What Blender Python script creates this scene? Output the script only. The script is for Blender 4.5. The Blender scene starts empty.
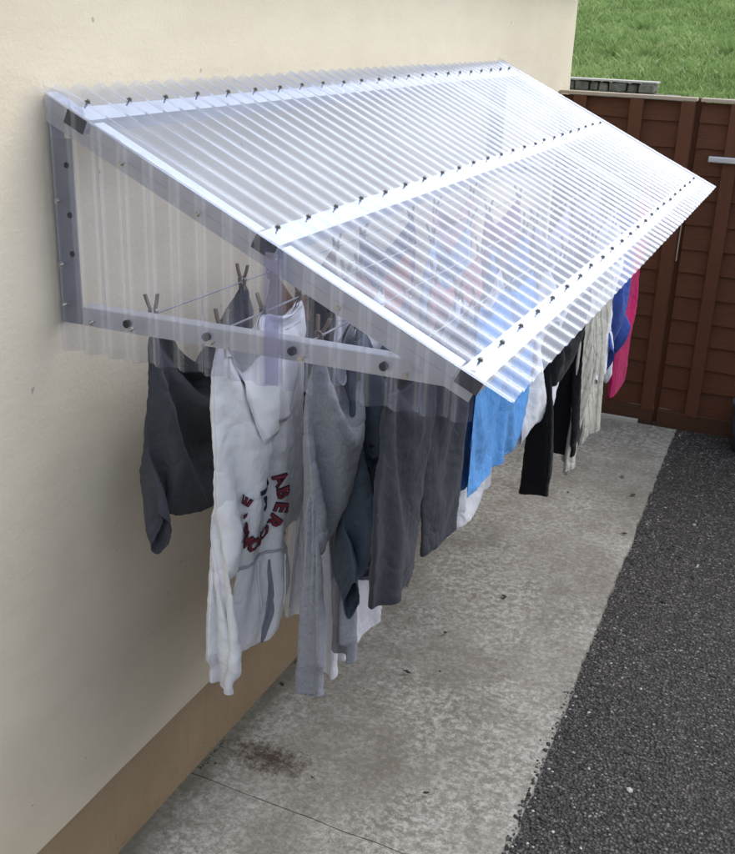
import bpy, bmesh, math, random, heapq
import numpy as np
from mathutils import Vector, Matrix, noise as mnoise
random.seed(7); rng = np.random.default_rng(7)
scene = bpy.context.scene
COL = scene.collection
R = math.radians

# ------------------------------------------------------------------ helpers
def mesh_obj(name, verts, faces, mat=None, parent=None, smooth=False):
    me = bpy.data.meshes.new(name)
    me.from_pydata([tuple(map(float, v)) for v in verts], [], [tuple(map(int, f)) for f in faces])
    me.update()
    if smooth:
        me.polygons.foreach_set('use_smooth', [True] * len(me.polygons))
    o = bpy.data.objects.new(name, me)
    COL.objects.link(o)
    if mat: me.materials.append(mat)
    if parent: o.parent = parent
    return o

def bm_obj(name, bm, mat=None, parent=None, smooth=False):
    bmesh.ops.recalc_face_normals(bm, faces=bm.faces)
    me = bpy.data.meshes.new(name); bm.to_mesh(me); bm.free()
    if smooth: me.polygons.foreach_set('use_smooth', [True] * len(me.polygons))
    o = bpy.data.objects.new(name, me); COL.objects.link(o)
    if mat: me.materials.append(mat)
    if parent: o.parent = parent
    return o

def add_box(bm, lo, hi, bevel=0.0, mtx=None):
    lo = Vector(lo); hi = Vector(hi); s = hi - lo; c = (hi + lo) / 2
    g = bmesh.ops.create_cube(bm, size=1.0)
    vs = g['verts']
    for v in vs: v.co = Vector((v.co.x * s.x, v.co.y * s.y, v.co.z * s.z)) + c
    if bevel > 0:
        es = list({e for v in vs for e in v.link_edges})
        r = bmesh.ops.bevel(bm, geom=es, offset=bevel, segments=2, affect='EDGES', profile=.5)
        vs = list({v for f in r['faces'] for v in f.verts} | {v for v in vs if v.is_valid})
    if mtx is not None:
        for v in vs: v.co = mtx @ v.co
    return vs

def tube(bm, pts, rad, n=8, cap=True):
    pts = [Vector(p) for p in pts]; rings = []
    for i, p in enumerate(pts):
        d = (pts[min(i + 1, len(pts) - 1)] - pts[max(i - 1, 0)]).normalized()
        a = d.cross(Vector((0, 0, 1)))
        if a.length < 1e-3: a = d.cross(Vector((1, 0, 0)))
        a.normalize(); b = d.cross(a)
        r = rad[i] if isinstance(rad, (list, tuple)) else rad
        rings.append([bm.verts.new(p + (a * math.cos(t) + b * math.sin(t)) * r) for t in [2 * math.pi * k / n for k in range(n)]])
    for q, w in zip(rings, rings[1:]):
        for k in range(n): bm.faces.new((q[k], q[(k + 1) % n], w[(k + 1) % n], w[k]))
    if cap:
        bm.faces.new(rings[0]); bm.faces.new(rings[-1][::-1])

def empty(name, loc=(0, 0, 0)):
    o = bpy.data.objects.new(name, None); o.location = loc; o.empty_display_size = .1
    COL.objects.link(o); return o

def tag(o, label=None, cat=None, group=None, kind=None):
    if label: o['label'] = label
    if cat: o['category'] = cat
    if group: o['group'] = group
    if kind: o['kind'] = kind
    return o

# ------------------------------------------------------------------ materials
class NT:
    def __init__(self, name):
        self.m = bpy.data.materials.new(name); self.m.use_nodes = True
        self.t = self.m.node_tree; self.t.nodes.clear()
        self.out = self.n('ShaderNodeOutputMaterial')
    def n(self, typ, **kw):
        x = self.t.nodes.new(typ)
        for k, v in kw.items():
            if k.startswith('i_'):
                x.inputs[k[2:].replace('_', ' ')].default_value = v
            else: setattr(x, k, v)
        return x
    def l(self, a, b): self.t.links.new(a, b)
    def noise(self, scale, detail=4, rough=.55, vec=None, dim='3D', dist=0):
        x = self.n('ShaderNodeTexNoise', noise_dimensions=dim)
        x.inputs['Scale'].default_value = scale; x.inputs['Detail'].default_value = detail
        x.inputs['Roughness'].default_value = rough; x.inputs['Distortion'].default_value = dist
        if vec is not None: self.l(vec, x.inputs['Vector'])
        return x.outputs['Fac']
    def ramp(self, fac, stops):
        x = self.n('ShaderNodeValToRGB'); e = x.color_ramp.elements
        while len(e) < len(stops): e.new(.5)
        for k, (p, c) in enumerate(stops):
            e[k].position = p; e[k].color = (c[0], c[1], c[2], 1) if not isinstance(c, (int, float)) else (c, c, c, 1)
        self.l(fac, x.inputs['Fac']); return x.outputs['Color']
    def mix(self, fac, a, b, mode='MIX'):
        x = self.n('ShaderNodeMix', data_type='RGBA', blend_type=mode)
        for inp, v in ((0, fac), (6, a), (7, b)):
            if hasattr(v, 'is_linked') or hasattr(v, 'links'): self.l(v, x.inputs[inp])
            elif isinstance(v, (int, float)): x.inputs[inp].default_value = v if inp == 0 else (v, v, v, 1)
            else: x.inputs[inp].default_value = (v[0], v[1], v[2], 1)
        return x.outputs[2]
    def math(self, op, a, b=None, c=None):
        x = self.n('ShaderNodeMath', operation=op)
        for i, v in enumerate((a, b, c)):
            if v is None: continue
            if isinstance(v, (int, float)): x.inputs[i].default_value = v
            else: self.l(v, x.inputs[i])
        return x.outputs[0]
    def bump(self, h, strength=.3, dist=.01, normal=None):
        x = self.n('ShaderNodeBump'); x.inputs['Strength'].default_value = strength; x.inputs['Distance'].default_value = dist
        self.l(h, x.inputs['Height'])
        if normal is not None: self.l(normal, x.inputs['Normal'])
        return x.outputs[0]
    def coord(self, k='Object'): return self.n('ShaderNodeTexCoord').outputs[k]
    def scaled(self, vec, s):
        x = self.n('ShaderNodeMapping'); x.inputs['Scale'].default_value = s; self.l(vec, x.inputs['Vector']); return x.outputs[0]
    def bsdf(self, color, rough=.8, metal=0, normal=None, spec=.5, sheen=0):
        b = self.n('ShaderNodeBsdfPrincipled')
        for k, v in (('Base Color', color), ('Roughness', rough), ('Metallic', metal)):
            if hasattr(v, 'links'): self.l(v, b.inputs[k])
            elif isinstance(v, (int, float)): b.inputs[k].default_value = v
            else: b.inputs[k].default_value = (v[0], v[1], v[2], 1)
        b.inputs['Specular IOR Level'].default_value = spec
        b.inputs['Sheen Weight'].default_value = sheen
        if normal is not None: self.l(normal, b.inputs['Normal'])
        self.l(b.outputs[0], self.out.inputs[0]); return b

def sc3(c, k): return tuple(x * k for x in c)

def mat_render_wall():
    t = NT('painted_render'); P = t.coord()
    big = t.noise(1.1, 4, .6, P); mid = t.noise(9, 4, .6, t.scaled(P, (1, .5, 1.4)))
    grain = t.noise(95, 5, .7, P); ripple = t.noise(38, 3, .5, t.scaled(P, (1, .35, 1.5)))
    c = t.ramp(big, [(.3, (.60, .53, .415)), (.7, (.65, .58, .462))])
    c = t.mix(t.math('MULTIPLY', t.ramp(mid, [(.42, 0), (.68, 1)]), .25), c, (.52, .455, .35))
    speck = t.ramp(t.noise(26, 2, .4, P), [(.755, 0), (.775, 1)])
    c = t.mix(t.math('MULTIPLY', speck, .55), c, (.22, .19, .15))
    # lower wall coloured darker, painting in the shade towards the ground
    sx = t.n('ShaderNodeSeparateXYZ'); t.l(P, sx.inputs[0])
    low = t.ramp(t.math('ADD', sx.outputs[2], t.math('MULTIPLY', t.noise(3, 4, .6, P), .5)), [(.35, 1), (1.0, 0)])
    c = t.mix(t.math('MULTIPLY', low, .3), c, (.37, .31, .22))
    h = t.math('ADD', t.math('MULTIPLY', grain, .95), t.math('MULTIPLY', ripple, .35))
    t.bsdf(c, .88, 0, t.bump(h, .45, .005), .25); return t.m

def mat_plinth():
    t = NT('plinth_paint'); P = t.coord()
    c = t.ramp(t.noise(2.2, 5, .65, P), [(.3, (.26, .188, .115)), (.7, (.32, .238, .152))])
    st = t.ramp(t.noise(5, 5, .7, t.scaled(P, (1, 3.5, .35))), [(.56, 0), (.75, 1)])
    c = t.mix(t.math('MULTIPLY', st, .35), c, (.2, .14, .08))
    scr = t.ramp(t.noise(7, 2, .5, t.scaled(P, (1, 5, .3))), [(.735, 0), (.78, 1)])
    c = t.mix(t.math('MULTIPLY', scr, .35), c, (.5, .4, .28))
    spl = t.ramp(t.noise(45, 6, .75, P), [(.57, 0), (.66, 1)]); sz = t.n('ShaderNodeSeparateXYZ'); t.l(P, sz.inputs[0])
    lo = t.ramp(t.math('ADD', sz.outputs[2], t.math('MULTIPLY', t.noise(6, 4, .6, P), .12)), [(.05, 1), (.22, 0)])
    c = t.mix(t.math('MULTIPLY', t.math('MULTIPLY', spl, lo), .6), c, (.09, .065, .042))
    t.bsdf(c, .8, 0, t.bump(t.noise(60, 5, .7, P), .5, .005), .3); return t.m

def mat_concrete():
    t = NT('weathered_concrete'); P = t.coord()
    big = t.noise(1.3, 6, .62, P); mid = t.noise(7, 7, .72, P); fine = t.noise(120, 4, .75, P)
    c = t.ramp(big, [(.32, (.215, .205, .18)), (.5, (.32, .305, .275)), (.72, (.43, .415, .375))])
    c = t.mix(t.math('MULTIPLY', t.ramp(mid, [(.4, 0), (.62, 1)]), .5), c, (.165, .145, .118))
    damp = t.ramp(t.noise(1.7, 5, .65, t.scaled(P, (1.3, .7, 1)), dist=.7), [(.5, 0), (.68, 1)]); c = t.mix(t.math('MULTIPLY', damp, .45), c, (.15, .135, .108))
    # pale lichen / lime bloom, broken up by fine grain, in irregular patches
    patch = t.ramp(t.noise(1.9, 5, .6, t.scaled(P, (1.0, .8, 1))), [(.44, 0), (.56, 1)])
    spk = t.ramp(t.noise(34, 8, .8, P), [(.46, 0), (.54, 1)])
    c = t.mix(t.math('MULTIPLY', t.math('MULTIPLY', patch, spk), .62), c, (.56, .55, .51))
    spk2 = t.ramp(t.noise(17, 8, .75, P), [(.62, 0), (.67, 1)])
    c = t.mix(t.math('MULTIPLY', spk2, .5), c, (.46, .45, .41))
    mott = t.noise(48, 7, .8, P); c = t.mix(t.math('MULTIPLY', t.ramp(mott, [(.44, 1), (.54, 0)]), .45), c, (.13, .12, .1)); c = t.mix(t.math('MULTIPLY', t.ramp(mott, [(.56, 0), (.64, 1)]), .4), c, (.5, .485, .44))
    pits = t.ramp(t.noise(75, 6, .7, P), [(.56, 0), (.68, 1)])
    c = t.mix(t.math('MULTIPLY', pits, .6), c, (.09, .08, .065))
    # darker strip against the house and rust coloured stain (leaf tannin / iron)
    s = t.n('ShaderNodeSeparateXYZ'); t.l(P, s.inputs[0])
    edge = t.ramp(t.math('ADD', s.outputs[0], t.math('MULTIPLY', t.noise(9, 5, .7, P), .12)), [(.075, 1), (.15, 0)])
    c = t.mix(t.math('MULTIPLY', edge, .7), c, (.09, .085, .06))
    d = t.n('ShaderNodeVectorMath', operation='SUBTRACT'); t.l(P, d.inputs[0]); d.inputs[1].default_value = (.165, 2.365, 0)
    d2 = t.n('ShaderNodeVectorMath', operation='MULTIPLY'); t.l(d.outputs[0], d2.inputs[0]); d2.inputs[1].default_value = (5.2, 10.5, 0)
    ln = t.n('ShaderNodeVectorMath', operation='LENGTH'); t.l(d2.outputs[0], ln.inputs[0])
    st = t.ramp(t.math('ADD', ln.outputs[1], t.math('MULTIPLY', t.noise(22, 7, .75, P), 2.2)), [(.0, 1), (.62, 1), (.98, 0)])
    rm = t.n('ShaderNodeMapRange'); t.l(t.math('ADD', ln.outputs[1], t.math('MULTIPLY', t.noise(24, 7, .78, P), 2.6)), rm.inputs[0])
    rm.inputs[1].default_value = 1.45; rm.inputs[2].default_value = 2.15; rm.inputs[3].default_value = 1; rm.inputs[4].default_value = 0
    c = t.mix(t.math('MULTIPLY', rm.outputs[0], .92), c, (.05, .032, .023))
    h = t.math('ADD', t.math('MULTIPLY', fine, .5), mid)
    t.bsdf(c, .85, 0, t.bump(h, .7, .010), .3); return t.m

def mat_tarmac():
    t = NT('open_textured_tarmac'); P = t.coord()
    v = t.n('ShaderNodeTexVoronoi', feature='F1'); v.inputs['Scale'].default_value = 95; t.l(P, v.inputs['Vector'])
    v2 = t.n('ShaderNodeTexVoronoi', feature='F1'); v2.inputs['Scale'].default_value = 190; t.l(P, v2.inputs['Vector'])
    cell = t.n('ShaderNodeSeparateColor'); t.l(v.outputs['Color'], cell.inputs[0])
    c = t.ramp(cell.outputs[0], [(.0, (.032, .031, .029)), (.45, (.077, .073, .068)), (.78, (.128, .121, .111)), (.95, (.22, .208, .19)), (1, (.36, .35, .32))])
    c = t.mix(t.math('MULTIPLY', t.ramp(t.noise(1.1, 4, .6, P), [(.4, 0), (.7, 1)]), .5), c, (.105, .092, .084))
    gap = t.ramp(v.outputs['Distance'], [(.35, 0), (.62, 1)])
    c = t.mix(t.math('MULTIPLY', gap, .75), c, (.008, .008, .009))
    h = t.math('SUBTRACT', 1, t.math('ADD', v.outputs['Distance'], t.math('MULTIPLY', v2.outputs['Distance'], .3)))
    t.bsdf(c, .62, 0, t.bump(h, 1.0, .012), .45); return t.m

def mat_stones():
    t = NT('loose_chippings'); oi = t.n('ShaderNodeAttribute', attribute_name='tone')
    c = t.ramp(oi.outputs['Fac'], [(0, (.03, .028, .03)), (.5, (.065, .06, .06)), (.8, (.16, .15, .14)), (1, (.5, .48, .44))])
    t.bsdf(c, .75, 0, t.bump(t.noise(200, 3, .6, t.coord()), .3, .002), .4); return t.m

def mat_wood(name, a, b, rough=.75):
    t = NT(name); P = t.coord()
    g = t.noise(5, 6, .65, t.scaled(P, (2.2, 2.2, 26)), dist=.6)
    g2 = t.noise(14, 4, .6, t.scaled(P, (.6, 1, 30)))
    c = t.mix(g, a, b); c = t.mix(t.math('MULTIPLY', t.ramp(g2, [(.45, 0), (.7, 1)]), .4), c, sc3(a, .55))
    c = t.mix(t.math('MULTIPLY', t.ramp(t.noise(1.6, 4, .6, P), [(.45, 0), (.75, 1)]), .35), c, sc3(b, 1.35))
    t.bsdf(c, rough, 0, t.bump(t.math('ADD', g, g2), .35, .004), .3); return t.m
def mat_woodv(name, a, b):
    t = NT(name); P = t.coord()
    g = t.noise(5, 6, .65, t.scaled(P, (26, 26, 1.6)), dist=.5)
    c = t.mix(g, a, b)
    c = t.mix(t.math('MULTIPLY', t.ramp(t.noise(2, 4, .6, P), [(.45, 0), (.75, 1)]), .3), c, sc3(b, 1.3))
    t.bsdf(c, .75, 0, t.bump(g, .35, .004), .3); return t.m

def mat_alu(name='mill_aluminium', col=(.78, .79, .82), rough=.38, metal=.75):
    t = NT(name); P = t.coord()
    n1 = t.noise(14, 5, .6, P); n2 = t.noise(60, 3, .6, t.scaled(P, (1, .08, 1)))
    c = t.mix(t.math('MULTIPLY', t.ramp(n1, [(.4, 0), (.75, 1)]), .35), col, sc3(col, .72))
    r = t.math('ADD', rough - .08, t.math('MULTIPLY', n1, .2))
    t.bsdf(c, r, metal, t.bump(n2, .12, .002), .5); return t.m

def mat_plain(name, col, rough=.6, metal=0, var=.15, scale=25):
    t = NT(name); P = t.coord()
    c = t.mix(t.noise(scale, 4, .6, P), sc3(col, 1 - var), sc3(col, 1 + var))
    t.bsdf(c, rough, metal, t.bump(t.noise(scale * 4, 3, .6, P), .15, .002)); return t.m

def mat_sheet(name, haze=.07, tint=(.93, .93, .965), rough=.12):
    """thin clear polycarbonate: single film, Fresnel of both faces, milky scatter and gloss tinted blue for reflected sky, water marks"""
    t = NT(name); P = t.coord(); geo = t.n('ShaderNodeNewGeometry')
    ior = t.n('ShaderNodeMix', data_type='FLOAT'); t.l(geo.outputs['Backfacing'], ior.inputs[0])
    ior.inputs[2].default_value = 1.58; ior.inputs[3].default_value = 1 / 1.58
    fr = t.n('ShaderNodeFresnel'); t.l(ior.outputs[0], fr.inputs['IOR'])
    F = t.math('DIVIDE', t.math('MULTIPLY', fr.outputs[0], 2.0), t.math('ADD', fr.outputs[0], 1.0))
    tr = t.n('ShaderNodeBsdfTransparent'); tr.inputs[0].default_value = (*tint, 1)
    gl = t.n('ShaderNodeBsdfGlossy'); gl.inputs['Color'].default_value = (.88, .92, 1, 1); gl.inputs['Roughness'].default_value = rough  # blue gloss tint paints in the colour of the reflected sky
    bp = t.bump(t.noise(6, 3, .5, t.scaled(P, (1, .6, 1))), .12, .01); t.l(bp, gl.inputs['Normal'])
    df = t.n('ShaderNodeBsdfDiffuse'); df.inputs[0].default_value = (.76, .81, .99, 1)  # scatter coloured blue white, partly painting in the sky's reflection
    tl = t.n('ShaderNodeBsdfTranslucent'); tl.inputs[0].default_value = (.76, .81, .99, 1)
    ds = t.n('ShaderNodeMixShader'); ds.inputs[0].default_value = .5; t.l(df.outputs[0], ds.inputs[1]); t.l(tl.outputs[0], ds.inputs[2])
    dirt = t.math('MULTIPLY', t.math('MULTIPLY', t.ramp(t.noise(7, 7, .72, P), [(.38, .55), (.72, 1.)]), t.ramp(t.noise(30, 5, .7, t.scaled(P, (.5, 1.6, .5))), [(.35, .8), (.7, 1.)])), 1.35)
    hz = t.math('MULTIPLY', dirt, haze)
    m1 = t.n('ShaderNodeMixShader'); t.l(hz, m1.inputs[0]); t.l(tr.outputs[0], m1.inputs[1]); t.l(ds.outputs[0], m1.inputs[2])
    m2 = t.n('ShaderNodeMixShader'); t.l(F, m2.inputs[0]); t.l(m1.outputs[0], m2.inputs[1]); t.l(gl.outputs[0], m2.inputs[2])
    t.l(m2.outputs[0], t.out.inputs[0]); return t.m

def mat_cloth(name, col, var=.12, heather=0., knit=420, sheen=.06, rough=.95, stripe=None, print_=None, trim=None, transl=0):
    """cloth; UV holds the garment's own flat pattern in metres (u across, v down from the pegged edge)"""
    t = NT(name); UV = t.coord('UV'); P = t.coord('Object')
    c = t.mix(t.noise(6, 4, .6, P), sc3(col, 1 - var), sc3(col, 1 + var))
    if heather:
        hn = t.noise(260, 3, .8, t.scaled(UV, (1, .45, 1)))
        c = t.mix(t.math('MULTIPLY', t.ramp(hn, [(.4, 0), (.62, 1)]), heather), c, sc3(col, .45))
    s = t.n('ShaderNodeSeparateXYZ'); t.l(UV, s.inputs[0])
    if stripe:
        sc, wd, ccol = stripe
        fr = t.math('FRACT', t.math('MULTIPLY', s.outputs[0], sc))
        c = t.mix(t.ramp(fr, [(0, 0), (1 - wd, 0), (1 - wd + .04, 1)]), c, ccol)
    if print_:
        (u0, u1, v0, v1), pc = print_
        def band(x, a, b):
            return t.math('MULTIPLY', t.math('GREATER_THAN', x, a), t.math('LESS_THAN', x, b))
        m = t.math('MULTIPLY', band(s.outputs[0], u0, u1), band(s.outputs[1], v0, v1))
        blot = t.ramp(t.noise(19, 5, .7, UV), [(.47, 0), (.5, 1)])
        c = t.mix(t.math('MULTIPLY', m, t.math('MULTIPLY', blot, .9)), c, pc)
    if trim:                       # list of (v0, v1, factor): hems and waistbands that read a little darker
        for (v0, v1, k) in trim:
            m = t.math('MULTIPLY', t.math('GREATER_THAN', s.outputs[1], v0), t.math('LESS_THAN', s.outputs[1], v1))
            c = t.mix(t.math('MULTIPLY', m, 1.0), c, t.mix(1, c, (k, k, k), 'MULTIPLY'))
    sm = t.n('ShaderNodeAttribute', attribute_name='seam').outputs['Fac']; cf = t.n('ShaderNodeAttribute', attribute_name='cuff').outputs['Fac']
    line = t.ramp(sm, [(.62, 0), (.72, 1), (.82, 0)]); cl = t.ramp(cf, [(.35, 0), (.45, 1), (.55, 0)])
    st = t.math('MAXIMUM', line, cl)
    c = t.mix(t.math('MULTIPLY', st, .45), c, t.mix(1, c, (.45, .45, .45), 'MULTIPLY'))
    c = t.mix(t.math('MULTIPLY', t.math('GREATER_THAN', cf, .5), .5), c, t.mix(1, c, (.78, .78, .8), 'MULTIPLY'))
    hem = t.math('MULTIPLY', t.math('GREATER_THAN', s.outputs[1], .026), t.math('LESS_THAN', s.outputs[1], .030))
    c = t.mix(t.math('MULTIPLY', hem, .4), c, t.mix(1, c, (.5, .5, .5), 'MULTIPLY'))
    wr0 = t.noise(9, 4, .6, t.scaled(UV, (1.2, .8, 1)), dist=1.2)
    wr = t.noise(26, 5, .6, t.scaled(UV, (1.2, .8, 1)), dist=.8); wv = t.noise(knit, 2, .6, UV)
    nb = t.bump(wv, .25, .0015, t.bump(t.math('ADD', wr, t.math('MULTIPLY', wr0, 3.)), .32, .008, t.bump(st, -.4, .003)))
    b = t.bsdf(c, rough, 0, nb, .2, sheen)
    if transl:
        tl = t.n('ShaderNodeBsdfTranslucent'); t.l(c, tl.inputs[0]); mx = t.n('ShaderNodeMixShader'); mx.inputs[0].default_value = transl
        t.l(b.outputs[0], mx.inputs[1]); t.l(tl.outputs[0], mx.inputs[2]); t.l(mx.outputs[0], t.out.inputs[0])
    return t.m

def mat_grass_ground():
    t = NT('field_turf'); P = t.coord()
    c = t.ramp(t.noise(1.3, 6, .65, P), [(.3, (.15, .22, .07)), (.55, (.22, .31, .10)), (.75, (.27, .36, .14))])
    c = t.mix(t.math('MULTIPLY', t.ramp(t.noise(11, 6, .7, P), [(.45, 0), (.66, 1)]), .6), c, (.045, .085, .018))
    t.bsdf(c, .9, 0, t.bump(t.noise(25, 6, .75, P), 1, .06), .15); return t.m
def mat_blades():
    t = NT('grass_blades'); a = t.n('ShaderNodeAttribute', attribute_name='tone')
    c = t.ramp(a.outputs['Fac'], [(0, (.08, .115, .04)), (.35, (.21, .31, .10)), (.75, (.33, .44, .17)), (1, (.5, .49, .28))])
    b = t.bsdf(c, .75, 0, None, .2)
    tl = t.n('ShaderNodeBsdfTranslucent'); t.l(c, tl.inputs[0]); mx = t.n('ShaderNodeMixShader'); mx.inputs[0].default_value = .3
    t.l(b.outputs[0], mx.inputs[1]); t.l(tl.outputs[0], mx.inputs[2]); t.l(mx.outputs[0], t.out.inputs[0]); return t.m
def mat_rubble():
    t = NT('grey_fieldstone'); P = t.coord()
    c = t.ramp(t.noise(11, 6, .7, P), [(.3, (.07, .07, .06)), (.7, (.24, .23, .2))])
    t.bsdf(c, .9, 0, t.bump(t.noise(30, 6, .7, P), .7, .015), .2); return t.m

M = dict(
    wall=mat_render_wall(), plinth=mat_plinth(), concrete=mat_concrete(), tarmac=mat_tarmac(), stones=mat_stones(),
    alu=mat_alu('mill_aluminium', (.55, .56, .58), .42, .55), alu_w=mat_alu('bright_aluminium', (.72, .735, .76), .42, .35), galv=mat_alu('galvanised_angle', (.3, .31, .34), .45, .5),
    hollow=mat_plain('tube_end_shade', (.055, .056, .065), .5),
    zinc=mat_plain('zinc_screw', (.42, .41, .4), .3, 1.), darkcap=mat_plain('weathered_screw_cap', (.16, .155, .15), .4, .7),
    black=mat_plain('black_grommet', (.012, .012, .014), .6),
    sheet=mat_sheet('clear_corrugated_sheet', .24, (.87, .905, .975), .11), sheet_end=mat_sheet('clear_end_sheet', .06, (.885, .885, .93), .1),
    strip=mat_sheet('violet_clear_strip', .07, (.74, .73, .86), .1),
    board=mat_wood('fence_boards', (.066, .024, .0115), (.132, .048, .021)), batten=mat_woodv('fence_battens', (.068, .025, .012), (.13, .048, .022)),
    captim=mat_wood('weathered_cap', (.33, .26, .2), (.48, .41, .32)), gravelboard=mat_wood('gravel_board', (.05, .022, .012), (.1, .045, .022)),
    steel=mat_plain('galvanised_bolt', (.55, .56, .58), .4, .8), white=mat_plain('white_pvc', (.78, .78, .77), .4, 0, .04),
    slate=mat_plain('roof_tiles', (.09, .075, .07), .8, 0, .3, 9), turf=mat_grass_ground(), blades=mat_blades(), rubble=mat_rubble(),
    line=mat_plain('line_cord', (.26, .26, .27), .6), pegwood=mat_woodv('peg_wood', (.13, .095, .07), (.22, .165, .12)), steelwire=mat_plain('peg_spring', (.4, .4, .42), .35, .9),
    kerb=mat_plain('pale_threshold', (.42, .4, .37), .8, 0, .2), earth=mat_plain('bare_earth', (.05, .035, .025), .95, 0, .4, 12),
    leaf=mat_plain('dead_leaf', (.03, .02, .013), .85, 0, .4, 60),
    bluebin=mat_plain('blue_grey_plastic', (.06, .075, .1), .5),
)

# ------------------------------------------------------------------ setting: path, tarmac, terrain
def hill(x, y):
    base = -.06
    if y < 6.35: return base
    t = min(1, (y - 6.35) / 2.9); s = t * t * (3 - 2 * t)
    z = base + (1.66 - base) * s
    if y > 9.25: z += .16 * (y - 9.25) + .0006 * (y - 9.25) ** 2
    n = mnoise.noise(Vector((x * .45, y * .45, 3))) * .10 + mnoise.noise(Vector((x * 1.6, y * 1.6, 9))) * .035
    return z + n * s
xs = sorted(set([-220, -120, -70, -40, -25] + [round(-16 + .4 * i, 2) for i in range(81)] + [25, 40, 70, 120, 220]))
ys = sorted(set([-200, -100, -50, -25, -12, -6, 0, 3, 6.3] + [round(6.4 + .3 * i, 2) for i in range(52)] + [24, 27, 31, 36, 44, 55, 70, 90, 120, 160]))
V = [(x, y, hill(x, y)) for y in ys for x in xs]; nx = len(xs)
F = [(j * nx + i, j * nx + i + 1, (j + 1) * nx + i + 1, (j + 1) * nx + i) for j in range(len(ys) - 1) for i in range(nx - 1)]
tag(mesh_obj('field_ground', V, F, M['turf'], smooth=True), 'green sloping field rising behind the fence', 'field', kind='structure')

def path_edge(y):
    b = .957 - (y - 2.2) * .0185
    return b + .011 * mnoise.noise(Vector((y * 3.1, 0, 5))) + .009 * mnoise.noise(Vector((y * 11, 0, 2))) + .006 * mnoise.noise(Vector((y * 37, 0, 8)))
# tarmac sheet
bm = bmesh.new()
tv = [bm.verts.new(p) for p in ((.5, -9, -.012), (9, -9, -.012), (9, 6.3, -.012), (.5, 6.3, -.012))]; bm.faces.new(tv)
tag(bm_obj('tarmac', bm, M['tarmac']), 'dark open textured tarmac strip beside the concrete path', 'tarmac', kind='structure')
# concrete path: two bays with a joint; ragged side
def slab(name, y0, y1, skew0, skew1, label):
    n = int((y1 - y0) / .012); top = []; V = []; F = []
    nxp = 25
    for i in range(n + 1):
        t = i / n
        for k in range(nxp):
            u = k / (nxp - 1)
            y = (y0 + skew0 * u) * (1 - t) + (y1 + skew1 * u) * t
            x = -.02 + (path_edge(y) + .02) * u
            if abs(y - 2.19) < .2: y += .006 * mnoise.noise(Vector((x * 9, 0, 3))) * (1 - abs(y - 2.19) / .2)
            z = .006 * mnoise.noise(Vector((x * 2, y * 1.2, 1)))
            V.append((x, y, z))
    for i in range(n):
        for k in range(nxp - 1):
            a = i * nxp + k; F.append((a, a + 1, a + nxp + 1, a + nxp))
    m0 = len(V)
    ring = [i * nxp + nxp - 1 for i in range(n + 1)]
    for r in ring: V.append((V[r][0] + .008, V[r][1], -.05))
    for i in range(n): F.append((ring[i + 1], ring[i], m0 + i, m0 + i + 1))
    for row, flip in ((range(nxp), True), (range(n * nxp, n * nxp + nxp), False)):
        row = list(row); m1 = len(V)
        for r in row: V.append((V[r][0], V[r][1] , -.05))
        for k in range(nxp - 1):
            q = (row[k], row[k + 1], m1 + k + 1, m1 + k); F.append(q if not flip else q[::-1])
    o = mesh_obj(name, V, F, M['concrete'], smooth=False)
    return tag(o, label, 'path', kind='structure')
slab('concrete_path', -6, 2.198, 0, -.03, 'near bay of the grey weathered concrete path')
slab('concrete_path', 2.2015, 5.98, -.03, 0, 'grey weathered concrete path running to the fence')
bm = bmesh.new(); v = [bm.verts.new(p) for p in ((-.02, -6, -.03), (.95, -6, -.03), (.92, 6.2, -.03), (-.02, 6.2, -.03))]; bm.faces.new(v)
tag(bm_obj('soil', bm, M['earth']), 'dark soil in the joint of the path', 'soil', kind='structure')

# loose chippings in the tarmac (stuff)
def chippings():
    V = []; F = []; T = []
    ico = bmesh.new(); bmesh.ops.create_icosphere(ico, subdivisions=1, radius=1)
    iv = np.array([v.co[:] for v in ico.verts]); ifc = [[v.index for v in f.verts] for f in ico.faces]; ico.free()
    for k in range(9000):
        y = rng.uniform(1.2, 6.0) if k % 3 else rng.uniform(1.3, 3.2); x = path_edge(y) + abs(rng.normal(0, 1)) * .95 * rng.random() + .004
        if k % 9 == 0: x = path_edge(y) + rng.normal(.006, .011)
        r = rng.uniform(.002, .0055) * (1.7 if rng.random() < .07 else 1)
        s = np.array([rng.uniform(.7, 1.4), rng.uniform(.7, 1.4), rng.uniform(.45, .8)]) * r
        a = rng.uniform(0, 6.28); c, sn = math.cos(a), math.sin(a)
        p = iv * (1 + rng.normal(0, .14, iv.shape)) * s
        p = np.stack([p[:, 0] * c - p[:, 1] * sn, p[:, 0] * sn + p[:, 1] * c, p[:, 2]], 1) + (x, y, (-.012 if x > path_edge(y) else .001) + s[2] * .35)
        b = len(V); V.extend(p.tolist()); F.extend([[i + b for i in f] for f in ifc]); T.append(.75 * rng.random() ** 1.6 if rng.random() > .05 else rng.uniform(.82, 1.))
    o = mesh_obj('gravel', V, F, M['stones'])
    at = o.data.attributes.new('tone', 'FLOAT', 'FACE'); at.data.foreach_set('value', np.repeat(T, len(ifc)))
    return tag(o, 'loose grey and white chippings on the tarmac', 'chippings', kind='stuff')
chippings()
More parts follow.
